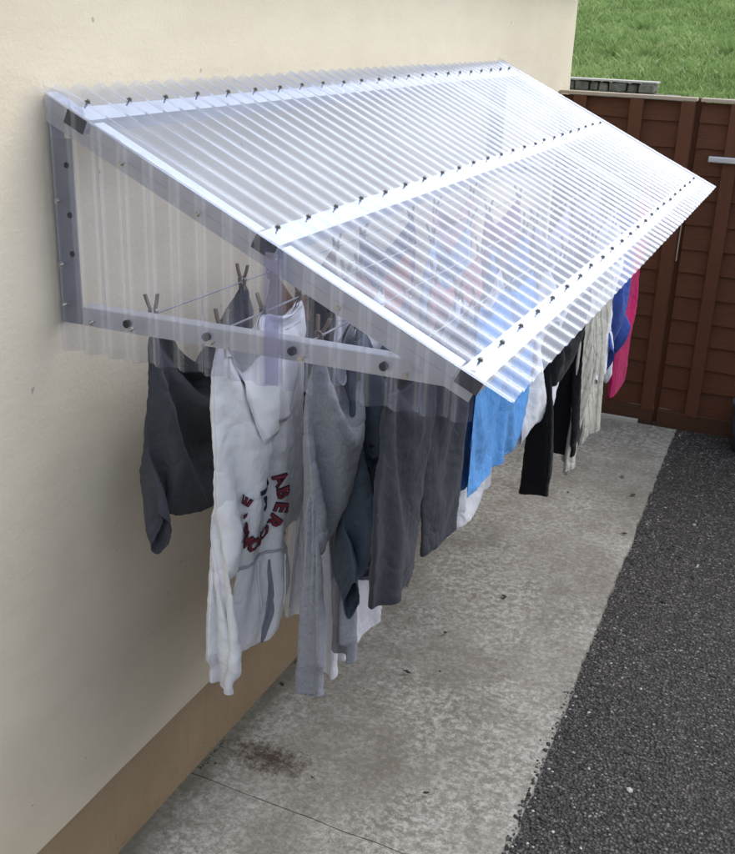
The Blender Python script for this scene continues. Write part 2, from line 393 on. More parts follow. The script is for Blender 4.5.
# dead leaf scraps and crumbs on the path
def litter():
    V = []; F = []
    for k in range(34):
        y = rng.uniform(1.4, 5.7); x = rng.uniform(.05, .9) if k % 3 else rng.uniform(.01, .07)
        r = rng.uniform(.004, .013); a = rng.uniform(0, 6.28); b = len(V); n = 6
        for i in range(n):
            t = a + i * 6.283 / n; q = r * (1 if i % 3 else 1.9) * rng.uniform(.7, 1.1)
            V.append((x + math.cos(t) * q, y + math.sin(t) * q * .7, .008 + rng.uniform(0, .006)))
        F.append(list(range(b, b + n)))
    tag(mesh_obj('leaf_litter', V, F, M['leaf']), 'dark scraps of dead leaf scattered on the concrete', 'leaf scraps', kind='stuff')
litter()
# moss and grit along the wall foot
def moss():
    V = []; F = []
    for k in range(1500):
        y = rng.uniform(1.3, 5.9); x = abs(rng.normal(0, .006)) - .002; h = rng.uniform(.0008, .003); r = rng.uniform(.001, .004)
        if mnoise.noise(Vector((y * 5, 0, 0))) < .12: continue
        b = len(V); a = rng.uniform(0, 6.28)
        for i in range(3): V.append((x + math.cos(a + i * 2.1) * r, y + math.sin(a + i * 2.1) * r, .003))
        V.append((x + rng.normal(0, .002), y + rng.normal(0, .002), .003 + h)); F += [(b, b + 1, b + 3), (b + 1, b + 2, b + 3), (b + 2, b, b + 3)]
    t = NT('moss'); t.bsdf(t.ramp(t.noise(40, 3, .6, t.coord()), [(.3, (.02, .025, .01)), (.7, (.05, .06, .025))]), .95)
    tag(mesh_obj('moss', V, F, t.m), 'dark moss along the foot of the wall', 'moss', kind='stuff')
moss()

# ------------------------------------------------------------------ house
house = empty('house', (-3, -1, 0)); tag(house, 'cream rendered bungalow with brown painted plinth behind the canopy', 'house')
def hpart(name, boxes, mat, bev=0, parent=house):
    bm = bmesh.new()
    for lo, hi in boxes: add_box(bm, lo, hi, bev)
    o = bm_obj(name, bm, mat); o.parent = parent
    o.matrix_parent_inverse = Matrix.Translation((3, 1, 0)) if parent is house else Matrix.Identity(4)
    return o
# wall as a fine sheet so the render is not dead flat
def wavy_wall():
    V = []; F = []
    ysw = np.concatenate([np.linspace(-8, 1, 10), np.linspace(1.2, 6.27, 90)]); zs = np.linspace(.268, 2.36, 44)
    for y in ysw:
        for z in zs:
            w = .004 * mnoise.noise(Vector((0, y * 1.7, z * 1.7))) + .0015 * mnoise.noise(Vector((4, y * 6, z * 9)))
            V.append((w - .004, y, z))
    n = len(zs)
    for i in range(len(ysw) - 1):
        for k in range(n - 1): F.append((i * n + k, (i + 1) * n + k, (i + 1) * n + k + 1, i * n + k + 1))
    # returns: end wall, underside lip, back and near end
    b = len(V)
    V += [(-6, 6.27, .268), (-6, 6.27, 2.36), (-6, -8, .268), (-6, -8, 2.36)]
    L = (len(ysw) - 1) * n
    F.append([L + k for k in range(n)][::-1] + [b, b + 1]) if False else None
    F.append([b] + [b + 1] + [L + n - 1 - k for k in range(n)])
    F.append([b + 3, b + 2] + list(range(n)))
    F.append([b, b + 2, b + 3, b + 1])
    F.append([i * n for i in range(len(ysw))][::-1] + [b + 2, b])
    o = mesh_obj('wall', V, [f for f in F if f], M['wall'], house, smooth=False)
    for p in o.data.polygons:
        if len(p.vertices) == 4: p.use_smooth = True
    ek = {k for p in o.data.polygons if len(p.vertices) > 4 for k in p.edge_keys}
    for e in o.data.edges:
        if e.key in ek: e.use_edge_sharp = True
    o.matrix_parent_inverse = Matrix.Translation((3, 1, 0))
wavy_wall()
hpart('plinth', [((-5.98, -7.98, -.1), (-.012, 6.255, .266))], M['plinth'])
hpart('fascia', [((-6.02, -8.05, 2.362), (.02, 6.32, 2.5))], M['white'])
g = bmesh.new(); tube(g, [(.07, -8, 2.45), (.07, 6.3, 2.45)], .05, 12); gt = bm_obj('gutter', g, M['white'], house); gt.matrix_parent_inverse = Matrix.Translation((3, 1, 0))
bm = bmesh.new()
q = [bm.verts.new(p) for p in ((.08, -8.1, 2.51), (.08, 6.4, 2.51), (-3, 6.4, 3.9), (-3, -8.1, 3.9), (-6.1, -8.1, 2.51), (-6.1, 6.4, 2.51))]
bm.faces.new((q[0], q[1], q[2], q[3])); bm.faces.new((q[3], q[2], q[5], q[4])); bm.faces.new((q[0], q[3], q[4])); bm.faces.new((q[1], q[5], q[2])); bm.faces.new((q[0], q[4], q[5], q[1]))
ro = bm_obj('roof', bm, M['slate'], house); ro.matrix_parent_inverse = Matrix.Translation((3, 1, 0))

# ------------------------------------------------------------------ fence and gate (y = 6.06)
FY = 6.06
def lap_boards(x0, x1, z0, z1, pitch=.135):
    bm = bmesh.new(); z = z0; k = 0
    while z < z1 - .02:
        top = min(z + pitch + .03, z1); n = 26; V = []
        for side in (0, 1):
            for i in range(n + 1):
                x = x0 + (x1 - x0) * i / n
                wob = .007 * mnoise.noise(Vector((x * 3, z * 5, k))) + .004 * mnoise.noise(Vector((x * 9, z * 5, k)))
                V.append((x, z + wob, top + (wob * .3 if top < z1 else 0)))
        fr = [[bm.verts.new((V[i][0], FY - .022, V[i][1])) for i in range(n + 1)], [bm.verts.new((V[i][0], FY - .004, V[i][2])) for i in range(n + 1)],
              [bm.verts.new((V[i][0], FY - .012, V[i][1])) for i in range(n + 1)], [bm.verts.new((V[i][0], FY + .004, V[i][2])) for i in range(n + 1)]]
        for i in range(n):
            bm.faces.new((fr[0][i], fr[0][i + 1], fr[1][i + 1], fr[1][i])); bm.faces.new((fr[2][i + 1], fr[2][i], fr[3][i], fr[3][i + 1]))
            bm.faces.new((fr[0][i + 1], fr[0][i], fr[2][i], fr[2][i + 1])); bm.faces.new((fr[1][i], fr[1][i + 1], fr[3][i + 1], fr[3][i]))
        for i in (0, n): bm.faces.new((fr[0][i], fr[1][i], fr[3][i], fr[2][i]))
        z += pitch; k += 1
    return bm
def boxes_obj(name, boxes, mat, parent, bev=.003):
    bm = bmesh.new()
    for lo, hi in boxes: add_box(bm, lo, hi, bev)
    return bm_obj(name, bm, mat, parent)
def fence(name, x0, x1, battens, label, cat, gate=False):
    e = empty(name, ((x0 + x1) / 2, FY, 0)); tag(e, label, cat)
    inv = Matrix.Translation((-(x0 + x1) / 2, -FY, 0))
    kids = []
    o = bm_obj('boards', lap_boards(x0 + .005, x1 - .005, .09, 1.812), M['board'], e); kids.append(o)
    for b in battens: kids.append(boxes_obj('batten', [((b - .036, FY - .052, .075), (b + .036, FY - .0245, 1.815))], M['batten'], e))
    kids.append(boxes_obj('bottom_rail', [((x0 + .004, FY - .048, -.06), (x1 - .004, FY + .01, .088))], M['gravelboard'], e))
    kids.append(boxes_obj('cap_rail', [((x0, FY - .05, 1.817), (x1, FY + .02, 1.836))], M['captim'], e))
    for k in kids: k.matrix_parent_inverse = inv
    return e, inv
fence('fence_panel', .003, .742, (.12, .43, .70), 'brown overlapped board fence panel meeting the house wall', 'fence')
gate, ginv = fence('garden_gate', .762, 1.74, (.955, 1.34, 1.68), 'brown board gate with grey metal bolt bar beside the fence panel', 'gate')
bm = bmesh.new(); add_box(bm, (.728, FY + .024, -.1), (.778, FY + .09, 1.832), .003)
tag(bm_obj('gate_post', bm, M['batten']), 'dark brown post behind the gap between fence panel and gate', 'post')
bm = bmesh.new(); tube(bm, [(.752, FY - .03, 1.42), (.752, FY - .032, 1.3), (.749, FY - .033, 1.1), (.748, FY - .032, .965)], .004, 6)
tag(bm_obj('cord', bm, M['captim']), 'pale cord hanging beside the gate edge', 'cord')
bm = bmesh.new(); add_box(bm, (.845, FY - .085, 1.515), (1.25, FY - .055, 1.548), .006); o = bm_obj('bolt_bar', bm, M['steel'], gate); o.matrix_parent_inverse = ginv
fence('fence_panel', 1.744, 3.58, (1.82, 2.4, 3.0, 3.5), 'brown overlapped board fence panel to the right beyond the gate', 'fence')
# unseen fence added beyond the tarmac to shade the lower house wall
def add_shade_fence():
    e = empty('unseen_shade_fence', (3.5, -1, 0)); tag(e, 'unseen brown board fence added beyond the tarmac to shade the house wall', 'fence'); inv = Matrix.Translation((-3.5, 1, 0))
    rot = Matrix(((0, 1, 0, 3.5 - FY), (-1, 0, 0, 6.0), (0, 0, 1, 0), (0, 0, 0, 1)))
    bm = lap_boards(.01, 15, .05, 1.83)
    for v in bm.verts: v.co = rot @ v.co
    o = bm_obj('boards', bm, M['board'], e); o.matrix_parent_inverse = inv
    for k in range(9):
        bm = bmesh.new(); add_box(bm, (3.42, 5.9 - k * 1.83, -.1), (3.476, 5.98 - k * 1.83, 1.87), .003); o = bm_obj('post', bm, M['batten'], e); o.matrix_parent_inverse = inv
add_shade_fence()
bm = bmesh.new(); add_box(bm, (.345, 5.965, -.01), (.665, 6.0, .018), .004)
tag(bm_obj('threshold_strip', bm, M['kerb']), 'pale narrow threshold strip lying at the fence foot', 'threshold')
# blue grey tub at the gate's right
bm = bmesh.new(); prof = [(.0, 0), (.10, 0), (.115, .15), (.125, .26), (.135, .265), (.135, .28), (.115, .28), (.1, .06), (0, .05)]
rings = []
for r, z in prof:
    rings.append([bm.verts.new((1.31 + r * math.cos(t), 5.86 + r * math.sin(t), -.01 + z)) for t in [i * math.pi / 14 for i in range(28)]] if r > 0 else [bm.verts.new((1.31, 5.86, -.01 + z))])
for a, b in zip(rings, rings[1:]):
    for i in range(28):
        j = (i + 1) % 28
        f = [a[i % len(a)], a[j % len(a)], b[j % len(b)], b[i % len(b)]]; f = list(dict.fromkeys(f)); bm.faces.new(f)
tag(bm_obj('plastic_bucket', bm, M['bluebin'], smooth=True), 'blue grey plastic bucket on tarmac by the gate', 'bucket')

# ------------------------------------------------------------------ stone ledge and grass in the field
def ledge():
    e = empty('stone_ledge', (-.4, 8.9, 1.5)); tag(e, 'low grey stone ledge with pale capping in the field', 'stone ledge')
    inv = Matrix.Translation((.4, -8.9, -1.5)); bm = bmesh.new()
    for row in range(3):
        x = -3.2
        while x < .3 - row * .12:
            w = random.uniform(.05, .15); z = 1.55 + row * .075
            add_box(bm, (x, 8.78 + random.uniform(-.02, .02), z), (x + w - .01, 9.0, z + .07), .015); x += w
    bmesh.ops.subdivide_edges(bm, edges=bm.edges[:], cuts=1)
    for v in bm.verts: v.co += Vector((mnoise.noise(v.co * 9), mnoise.noise(v.co * 9 + Vector((5, 0, 0))), mnoise.noise(v.co * 8))) * .012
    o = bm_obj('stones', bm, M['rubble'], e); o.matrix_parent_inverse = inv
    bm = bmesh.new(); add_box(bm, (-3.2, 8.77, 1.776), (.1, 8.93, 1.79), .003); o = bm_obj('capping', bm, M['kerb'], e); o.matrix_parent_inverse = inv
ledge()
def grass():
    n = 90000
    y = 8.95 + (rng.random(n) ** 1.15) * 8.5; x = rng.uniform(-2.2, 3.2, n) + (y - 9) * rng.uniform(-.25, .25, n)
    keep = ~((x < .05) & (y < 9.05)); x, y = x[keep], y[keep]; n = len(x)
    z = np.array([hill(a, b) for a, b in zip(x, y)])
    cl = np.array([mnoise.noise(Vector((a * 1.1, b * 1.1, 7))) for a, b in zip(x, y)])
    cl2 = np.array([mnoise.noise(Vector((a * 4.5, b * 4.5, 2))) for a, b in zip(x, y)])
    h = np.clip(.05 + .035 * cl + .035 * cl2 + rng.normal(0, .014, n), .015, .2)
    rush = (cl2 > .48) & (cl > .05); h[rush] *= 1.7
    a = rng.uniform(0, 6.283, n); w = rng.uniform(.004, .009, n); lean = rng.normal(0, .5, (n, 2)) * h[:, None]
    P = np.empty((n, 4, 3)); ca, sa = np.cos(a) * w, np.sin(a) * w
    P[:, 0] = np.stack([x - ca, y - sa, z - .01], 1); P[:, 1] = np.stack([x + ca, y + sa, z - .01], 1)
    P[:, 2] = np.stack([x + ca * .6 + lean[:, 0] * .4, y + sa * .6 + lean[:, 1] * .4, z + h * .6], 1); P[:, 3] = np.stack([x + lean[:, 0], y + lean[:, 1], z + h], 1)
    me = bpy.data.meshes.new('grass'); me.vertices.add(n * 4); me.vertices.foreach_set('co', P.reshape(-1))
    me.loops.add(n * 6); me.polygons.add(n * 2); b = np.arange(n)[:, None] * 4
    me.loops.foreach_set('vertex_index', np.concatenate([b + [0, 1, 2], b + [0, 2, 3]], 1).reshape(-1).astype(np.int32))
    me.polygons.foreach_set('loop_start', np.arange(n * 2, dtype=np.int32) * 3); me.update(calc_edges=True)
    me.materials.append(M['blades']); tone = np.clip(.52 + .35 * cl + .25 * cl2 + rng.normal(0, .14, n), 0, 1); tone[rush] *= .45
    at = me.attributes.new('tone', 'FLOAT', 'FACE'); at.data.foreach_set('value', np.repeat(tone, 2).astype(np.float32))
    o = bpy.data.objects.new('grass', me); COL.objects.link(o)
    tag(o, 'rough green grass growing on the field slope', 'grass', kind='stuff')
grass()

# ------------------------------------------------------------------ the canopy
Y0, Y1 = 1.742, 4.79                       # end frames
SL = -.475                                # roof slope dz/dx
def zr(x): return 2.002 + SL * x           # top of the frame at x
sx = 1 / math.sqrt(1 + SL * SL); sdir = Vector((sx, 0, SL * sx)); snrm = Vector((-SL * sx, 0, sx))
can = empty('drying_canopy', (0, (Y0 + Y1) / 2, 1.55)); tag(can, 'clear corrugated lean-to drying canopy on an aluminium frame fixed to the wall', 'clothes canopy')
CINV = Matrix.Translation((0, -(Y0 + Y1) / 2, -1.55))
def cpart(o):
    o.parent = can; o.matrix_parent_inverse = CINV; return o
def slope_mtx(x, y=0):                      # local x down the slope, y along wall, z normal; origin on frame top
    return Matrix(((sdir.x, 0, snrm.x, x), (0, 1, 0, y), (sdir.z, 0, snrm.z, zr(x)), (0, 0, 0, 1)))
# purlins: box tube, dark plates standing in for the shaded open ends
PUR = (.085, .505, .925)
for px in PUR:
    bm = bmesh.new(); m = slope_mtx(px); w, h, t = .048, .030, .003
    for lo, hi in (((-w / 2, Y0 - .008, -t), (w / 2, Y1 + .008, 0)), ((-w / 2, Y0 - .008, -h), (w / 2, Y1 + .008, -h + t)),
                   ((-w / 2, Y0 - .008, -h + t), (-w / 2 + t, Y1 + .008, -t)), ((w / 2 - t, Y0 - .008, -h + t), (w / 2, Y1 + .008, -t))):
        add_box(bm, lo, hi, 0, m)
    p = cpart(bm_obj('purlin', bm, M['alu_w']))
    for yy in (Y0 - .0082, Y1 + .0082):
        s = -1 if yy < 3 else 1
        bm = bmesh.new(); add_box(bm, (-w / 2 - .0006, min(yy, yy + s * .002), -h - .0006), (w / 2 + .0006, max(yy, yy + s * .002), .0006), .0004, m); bm_obj('end_shade_plate', bm, M['hollow'], p)  # flat dark plate paints the shade inside the hollow tube end
for yy, sg in ((Y0, 1), (Y1, -1)):
    # rafter angle in two lengths between purlins
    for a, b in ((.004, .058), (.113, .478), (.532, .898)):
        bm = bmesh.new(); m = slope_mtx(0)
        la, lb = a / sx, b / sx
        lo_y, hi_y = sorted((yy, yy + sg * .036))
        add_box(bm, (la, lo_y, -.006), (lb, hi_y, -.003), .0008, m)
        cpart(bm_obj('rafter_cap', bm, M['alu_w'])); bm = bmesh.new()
        lo_y, hi_y = sorted((yy, yy + sg * .003))
        add_box(bm, (la, lo_y, -.0308), (lb, hi_y, -.0062), 0, m)
        cpart(bm_obj('rafter_web', bm, M['alu']))
    bm = bmesh.new(); lo_y, hi_y = sorted((yy, yy + sg * .003)); add_box(bm, (.02, lo_y, -.054), (.94 / sx, hi_y, -.0312), 0, m); cpart(bm_obj('rafter', bm, M['alu']))
    # wall upright (angle) and bottom rail (angle)
    bm = bmesh.new(); l, h = sorted((yy, yy + sg * .003)); add_box(bm, (.006, l, 1.53), (.056, h, zr(.056) - .063), .0008)
    l, h = sorted((yy + sg * .0032, yy + sg * .045)); add_box(bm, (.003, l, 1.53), (.006, h, zr(.03) - .03), .0008)
    cpart(bm_obj('wall_upright', bm, M['galv']))
    bm = bmesh.new(); l, h = sorted((yy + sg * .0035, yy + sg * .0065)); add_box(bm, (.058, l, 1.528), (.925, h, 1.568), .0008)
    l, h = sorted((yy + sg * .0067, yy + sg * .038)); add_box(bm, (.058, l, 1.5655), (.87, h, 1.5685), .0008)
    cpart(bm_obj('bottom_rail', bm, M['alu']))
# corrugated roof sheets, three with overlaps
PITCH, AMP = .0664, .0078
def roof_sheet(y0, y1, off, s0=.012, s1=1.112):
    n = int((y1 - y0) / (PITCH / 14)); rows = 9; V = []; F = []
    m = slope_mtx(0)
    for i in range(n + 1):
        y = y0 + (y1 - y0) * i / n; ph = math.cos(2 * math.pi * (y - 1.7615) / PITCH)
        for k in range(rows):
            s = s0 + (s1 - s0) * k / (rows - 1)
            z = AMP * ph + AMP + .002 + off + .0022 * mnoise.noise(Vector((s * 2.4, y * 1.3, 4)))
            if k == rows - 1: pass
            V.append(m @ Vector((s, y, z)))
    for i in range(n):
        for k in range(rows - 1): F.append((i * rows + k, i * rows + k + 1, (i + 1) * rows + k + 1, (i + 1) * rows + k))
    return cpart(mesh_obj('roof_sheet', V, F, M['sheet'], smooth=True))
roof_sheet(1.690, 2.768, 0); roof_sheet(2.748, 3.828, .0022); roof_sheet(3.808, 4.845, 0)
# end sheets (vertical ribs), two overlapping at each end
def end_sheet(x0, x1, yy, sg, off, zb=1.474):
    n = int((x1 - x0) / (.056 / 14)); rows = 12; V = []; F = []
    for i in range(n + 1):
        x = x0 + (x1 - x0) * i / n; y = yy - sg * (.004 + off + 0.0095 + .0095 * math.cos(2 * math.pi * (x - .084) / .0585))
        zt = zr(x) + (.022 if x < .1 else .004) - .004 * off
        for k in range(rows):
            z = zb + (zt - zb) * k / (rows - 1); V.append((x, y + .002 * mnoise.noise(Vector((x * 3, z * 3, 2))), z))
    for i in range(n):
        for k in range(rows - 1): F.append((i * rows + k, i * rows + k + 1, (i + 1) * rows + k + 1, (i + 1) * rows + k) if sg > 0 else (i * rows + k, (i + 1) * rows + k, (i + 1) * rows + k + 1, i * rows + k + 1))
    return cpart(mesh_obj('end_sheet', V, F, M['sheet_end'], smooth=True))
for yy, sg in ((Y0, 1), (Y1, -1)):
    end_sheet(.003, .545, yy, sg, 0); end_sheet(.503, .93, yy, sg, .003)
for yy, sg in ((Y0, 1), (Y1, -1)):
    bm = bmesh.new(); l, h = sorted((yy - sg * .0275, yy - sg * .0255)); add_box(bm, (.510, l, 1.482), (.538, h, zr(.538) - .004), .0006); cpart(bm_obj('joint_strip', bm, M['strip']))
# screws: shared meshes
def screw_mesh(head):
    bm = bmesh.new()
    def cyl(r, z0, z1, n):
        a = [bm.verts.new((r * math.cos(t), r * math.sin(t), z0)) for t in [i * 2 * math.pi / n for i in range(n)]]
        b = [bm.verts.new((v.co.x, v.co.y, z1)) for v in a]
        for i in range(n): bm.faces.new((a[i], a[(i + 1) % n], b[(i + 1) % n], b[i]))
        bm.faces.new(b); bm.faces.new(a[::-1])
    cyl(.0062, 0, .0016, 14); cyl(.0041, .0016, .0055, 6); cyl(.002, -.013, 0, 8)
    me = bpy.data.meshes.new('screw'); bm.to_mesh(me); bm.free(); me.materials.append(M[head]); return me
sc_dark, sc_zinc = screw_mesh('darkcap'), screw_mesh('zinc')
def screw(me, loc, nrm):
    o = bpy.data.objects.new('screw', me); COL.objects.link(o)
    q = Vector((0, 0, 1)).rotation_difference(Vector(nrm))
    tl = Matrix.Rotation(random.uniform(-.12, .12), 4, 'X') @ Matrix.Rotation(random.uniform(-.12, .12), 4, 'Y')
    o.parent = can; o.matrix_parent_inverse = CINV; o.matrix_basis = Matrix.Translation(loc) @ q.to_matrix().to_4x4() @ tl
for px in PUR:
    y = 1.7615; k = 0
    while y < 4.8:
        m = slope_mtx(px) ; screw(sc_dark, m @ Vector((random.uniform(-.003, .003) - .004, y, 2 * AMP + .0045)), snrm); y += PITCH * 2; k += 1
for yy, sg in ((Y0, 1), (Y1, -1)):
    for (x, z) in ((.03, 1.79), (.03, 1.66), (.03, 1.575), (.095, 1.545), (.195, 1.545), (.385, 1.545), (.585, 1.545), (.8, 1.545), (.19, zr(.19) - .035), (.36, zr(.36) - .035), (.66, zr(.66) - .035)):
        screw(sc_zinc, (x, yy - sg * .021, z), (0, -sg, 0))
LX = (.172, .362, .555, .748)
for yy, sg in ((Y0, 1), (Y1, -1)):
    for x in LX:
        bm = bmesh.new(); tube(bm, [(x, yy - sg * .0055, 1.549), (x, yy + sg * .012, 1.549)], .0085, 14); cpart(bm_obj('line_grommet', bm, M['black']))
    for z in (1.86, 1.76, 1.68):
        bm = bmesh.new(); tube(bm, [(.043, yy - sg * .002, z), (.043, yy + sg * .008, z)], .006, 12); cpart(bm_obj('bolt_hole', bm, M['black']))

# ------------------------------------------------------------------ clothes lines
ZL = 1.549
for i, x in enumerate(LX):
    bm = bmesh.new(); pts = [(x, Y0 + .012 + (Y1 - Y0 - .024) * k / 24, ZL - .014 * math.sin(math.pi * k / 24)) for k in range(25)]
    tube(bm, pts, .0024, 8)
    nm = ('nearest the house wall', 'second out from the wall', 'third out from the wall', 'nearest the low eave')[i]
    tag(bm_obj('clothes_line', bm, M['line'], smooth=True), 'taut grey washing line strung under the canopy, %s' % nm, 'washing line', 'washing lines under the canopy')
def zline(y): return ZL - .014 * math.sin(math.pi * (y - Y0) / (Y1 - Y0))

# ------------------------------------------------------------------ garments: flat patterns hung by a small cloth solver
class Pattern:
    def __init__(s): s.p = []; s.key = {}; s.q = []; s.b = []; s.cuff = {}
    def vid(s, p):
        k = (round(p[0], 4), round(p[1], 4))
        if k not in s.key: s.key[k] = len(s.p); s.p.append((p[0], p[1]))
        return s.key[k]
    def add(s, P, cuff=0):
        P = np.asarray(P); nr, nc = P.shape[:2]; I = np.array([[s.vid(P[r, c]) for c in range(nc)] for r in range(nr)])
        if cuff:
            for r in range(max(0, nr - cuff), nr):
                for c in range(nc): s.cuff[int(I[r, c])] = 1.
        for r in range(nr - 1):
            for c in range(nc - 1): s.q.append((I[r, c], I[r, c + 1], I[r + 1, c + 1], I[r + 1, c]))
        for r in range(nr):
            for c in range(nc):
                if r + 2 < nr: s.b.append((I[r, c], I[r + 2, c]))
                if c + 2 < nc: s.b.append((I[r, c], I[r, c + 2]))
        return I
H = .021
def strip(rows):
    """rows: list of (v, left, right) -> grid resampled; returns array"""
    rows = sorted(rows); v0, v1 = rows[0][0], rows[-1][0]; nr = max(2, int(round((v1 - v0) / H)) + 1)
    vs = np.linspace(v0, v1, nr); L = np.interp(vs, [r[0] for r in rows], [r[1] for r in rows]); Rr = np.interp(vs, [r[0] for r in rows], [r[2] for r in rows])
    nc = max(4, int(round((Rr - L).max() / H)) + 1)
    return np.stack([np.stack([np.linspace(L[i], Rr[i], nc), np.full(nc, vs[i])], 1) for i in range(nr)])
def limb(edge, end_a, end_b, length, gather=False):
    """grid from an attachment edge (k,2) to the segment end_a-end_b"""
    edge = np.asarray(edge); k = len(edge); n = max(3, int(round(length / H)) + 1)
    T = np.linspace(0, 1, k)[:, None]; end = np.asarray(end_a) * (1 - T) + np.asarray(end_b) * T
    G = np.stack([edge * (1 - t) + end * t for t in np.linspace(0, 1, n)])
    if gather:
        for i, t in enumerate(np.linspace(0, 1, n)):
            f = 1 + .22 * math.sin(math.pi * min(1, t / .86)) * (t > 0) if t < .86 else .66
            c = G[i].mean(0); G[i] = c + (G[i] - c) * f
    return G

def pat_sweater(w=.27, L=.62, arm=.5, hood=0., sleeve=(.20, .06), spread=.16):
    """pegged by the hem: v=0 hem, shoulders at v=L, sleeves and hood hang below"""
    p = Pattern(); B = strip([(0, -w * .93, w * .93), (.06, -w, w), (L - .2, -w, w), (L - .03, -w * .9, w * .9), (L, -w * .82, w * .82)])
    I = p.add(B); opens = [list(I[0, 1:-1])]; na = int(round(.19 / H))
    for side in (-1, 1):
        col = 0 if side < 0 else -1
        e = B[-na - 1:, col]                               # armhole from v high to shoulder
        cx = side * (w + spread); cv = L - .12 + arm
        S = limb(e, (cx + side * sleeve[1], cv - .02), (cx - side * sleeve[1], cv + .015), arm, True)
        J = p.add(S, 4); opens.append(list(J[-1, 1:-1]))
    if hood:
        c0 = B.shape[1] // 2; hw = int(round(.14 / H)); e = B[-1, c0 - hw:c0 + hw + 1]
        n = int(round(hood / H)) + 1; vs = np.linspace(0, 1, n)
        Hd = np.stack([np.stack([e[:, 0] * (1 + .32 * math.sin(min(1, t * 1.6) * 1.57)) * (1 - .35 * max(0, t - .7) / .3), e[:, 1] + t * hood * (1 - .12 * np.abs(e[:, 0]) / .12)], 1) for t in vs])
        Hd[0] = e; J = p.add(Hd)
    return p, opens
def pat_tee(w=.24, L=.62, sl=.2, taper=0):
    p = Pattern(); B = strip([(0, -w, w), (L - .18, -w, w), (L, -w * .8, w * .8)]); I = p.add(B); opens = [list(I[0, 1:-1]), list(I[-1, 5:-5])]
    na = int(round(.17 / H))
    for side in (-1, 1):
        e = B[-na - 1:, 0 if side < 0 else -1]
        S = limb(e, (side * (w + sl * .75), L - .06), (side * (w + sl * .35), L + sl * .62), sl); J = p.add(S, 1); opens.append(list(J[-1, 1:-1]))
    return p, opens
def pat_trousers(w=.21, rise=.26, leg=.6, flare=.10, gap=.02):
    p = Pattern(); B = strip([(0, -w * .9, w * .9), (.05, -w * .95, w * .95), (rise, -w * 1.08, w * 1.08)])
    if B.shape[1] % 2 == 0:
        nc = B.shape[1] + 1; B = np.stack([np.stack([np.linspace(r[0, 0], r[-1, 0], nc), np.full(nc, r[0, 1])], 1) for r in B])
    I = p.add(B); opens = [list(I[0, 1:-1])]; c = B.shape[1] // 2
    for side, e in ((-1, B[-1, :c + 1]), (1, B[-1, c:])):
        x0, x1 = e[0, 0], e[-1, 0]; cx = (x0 + x1) / 2 + side * gap
        J = p.add(limb(e, (cx - flare, rise + leg), (cx + flare, rise + leg), leg), 1); opens.append(list(J[-1, 1:-1]))
    return p, opens
def pat_cloth(w=.3, L=.5, w2=None):
    p = Pattern(); I = p.add(strip([(0, -w, w), (L, -(w2 or w), (w2 or w))])); nr = I.shape[0]
    return p, [list(I[1:, 0]), list(I[1:, -1]), list(I[-1, :])]
def pat_dress(w=.2, L=.9, w2=.32):
    p = Pattern(); I = p.add(strip([(0, -w, w), (.3, -w * .95, w * .95), (L, -w2, w2)])); return p, [list(I[0, 1:-1]), list(I[-1, 1:-1])]

GARMENTS = []
def garment(name, label, cat, pat, opens, mat, x, pins, xlim=.085, thick=.012, seed=0, crumple=1., puff=.03, amp=.022, zoff=0, tilt=0):
    """pins: list of (u, v, y) - pattern point clipped by a peg at y on the line at x"""
    GARMENTS.append(dict(name=name, label=label, cat=cat, pat=pat, opens=opens, mat=mat, x=x, pins=pins, xlim=xlim, thick=thick, seed=seed, crumple=crumple, puff=puff, amp=amp, zoff=zoff, tilt=tilt))

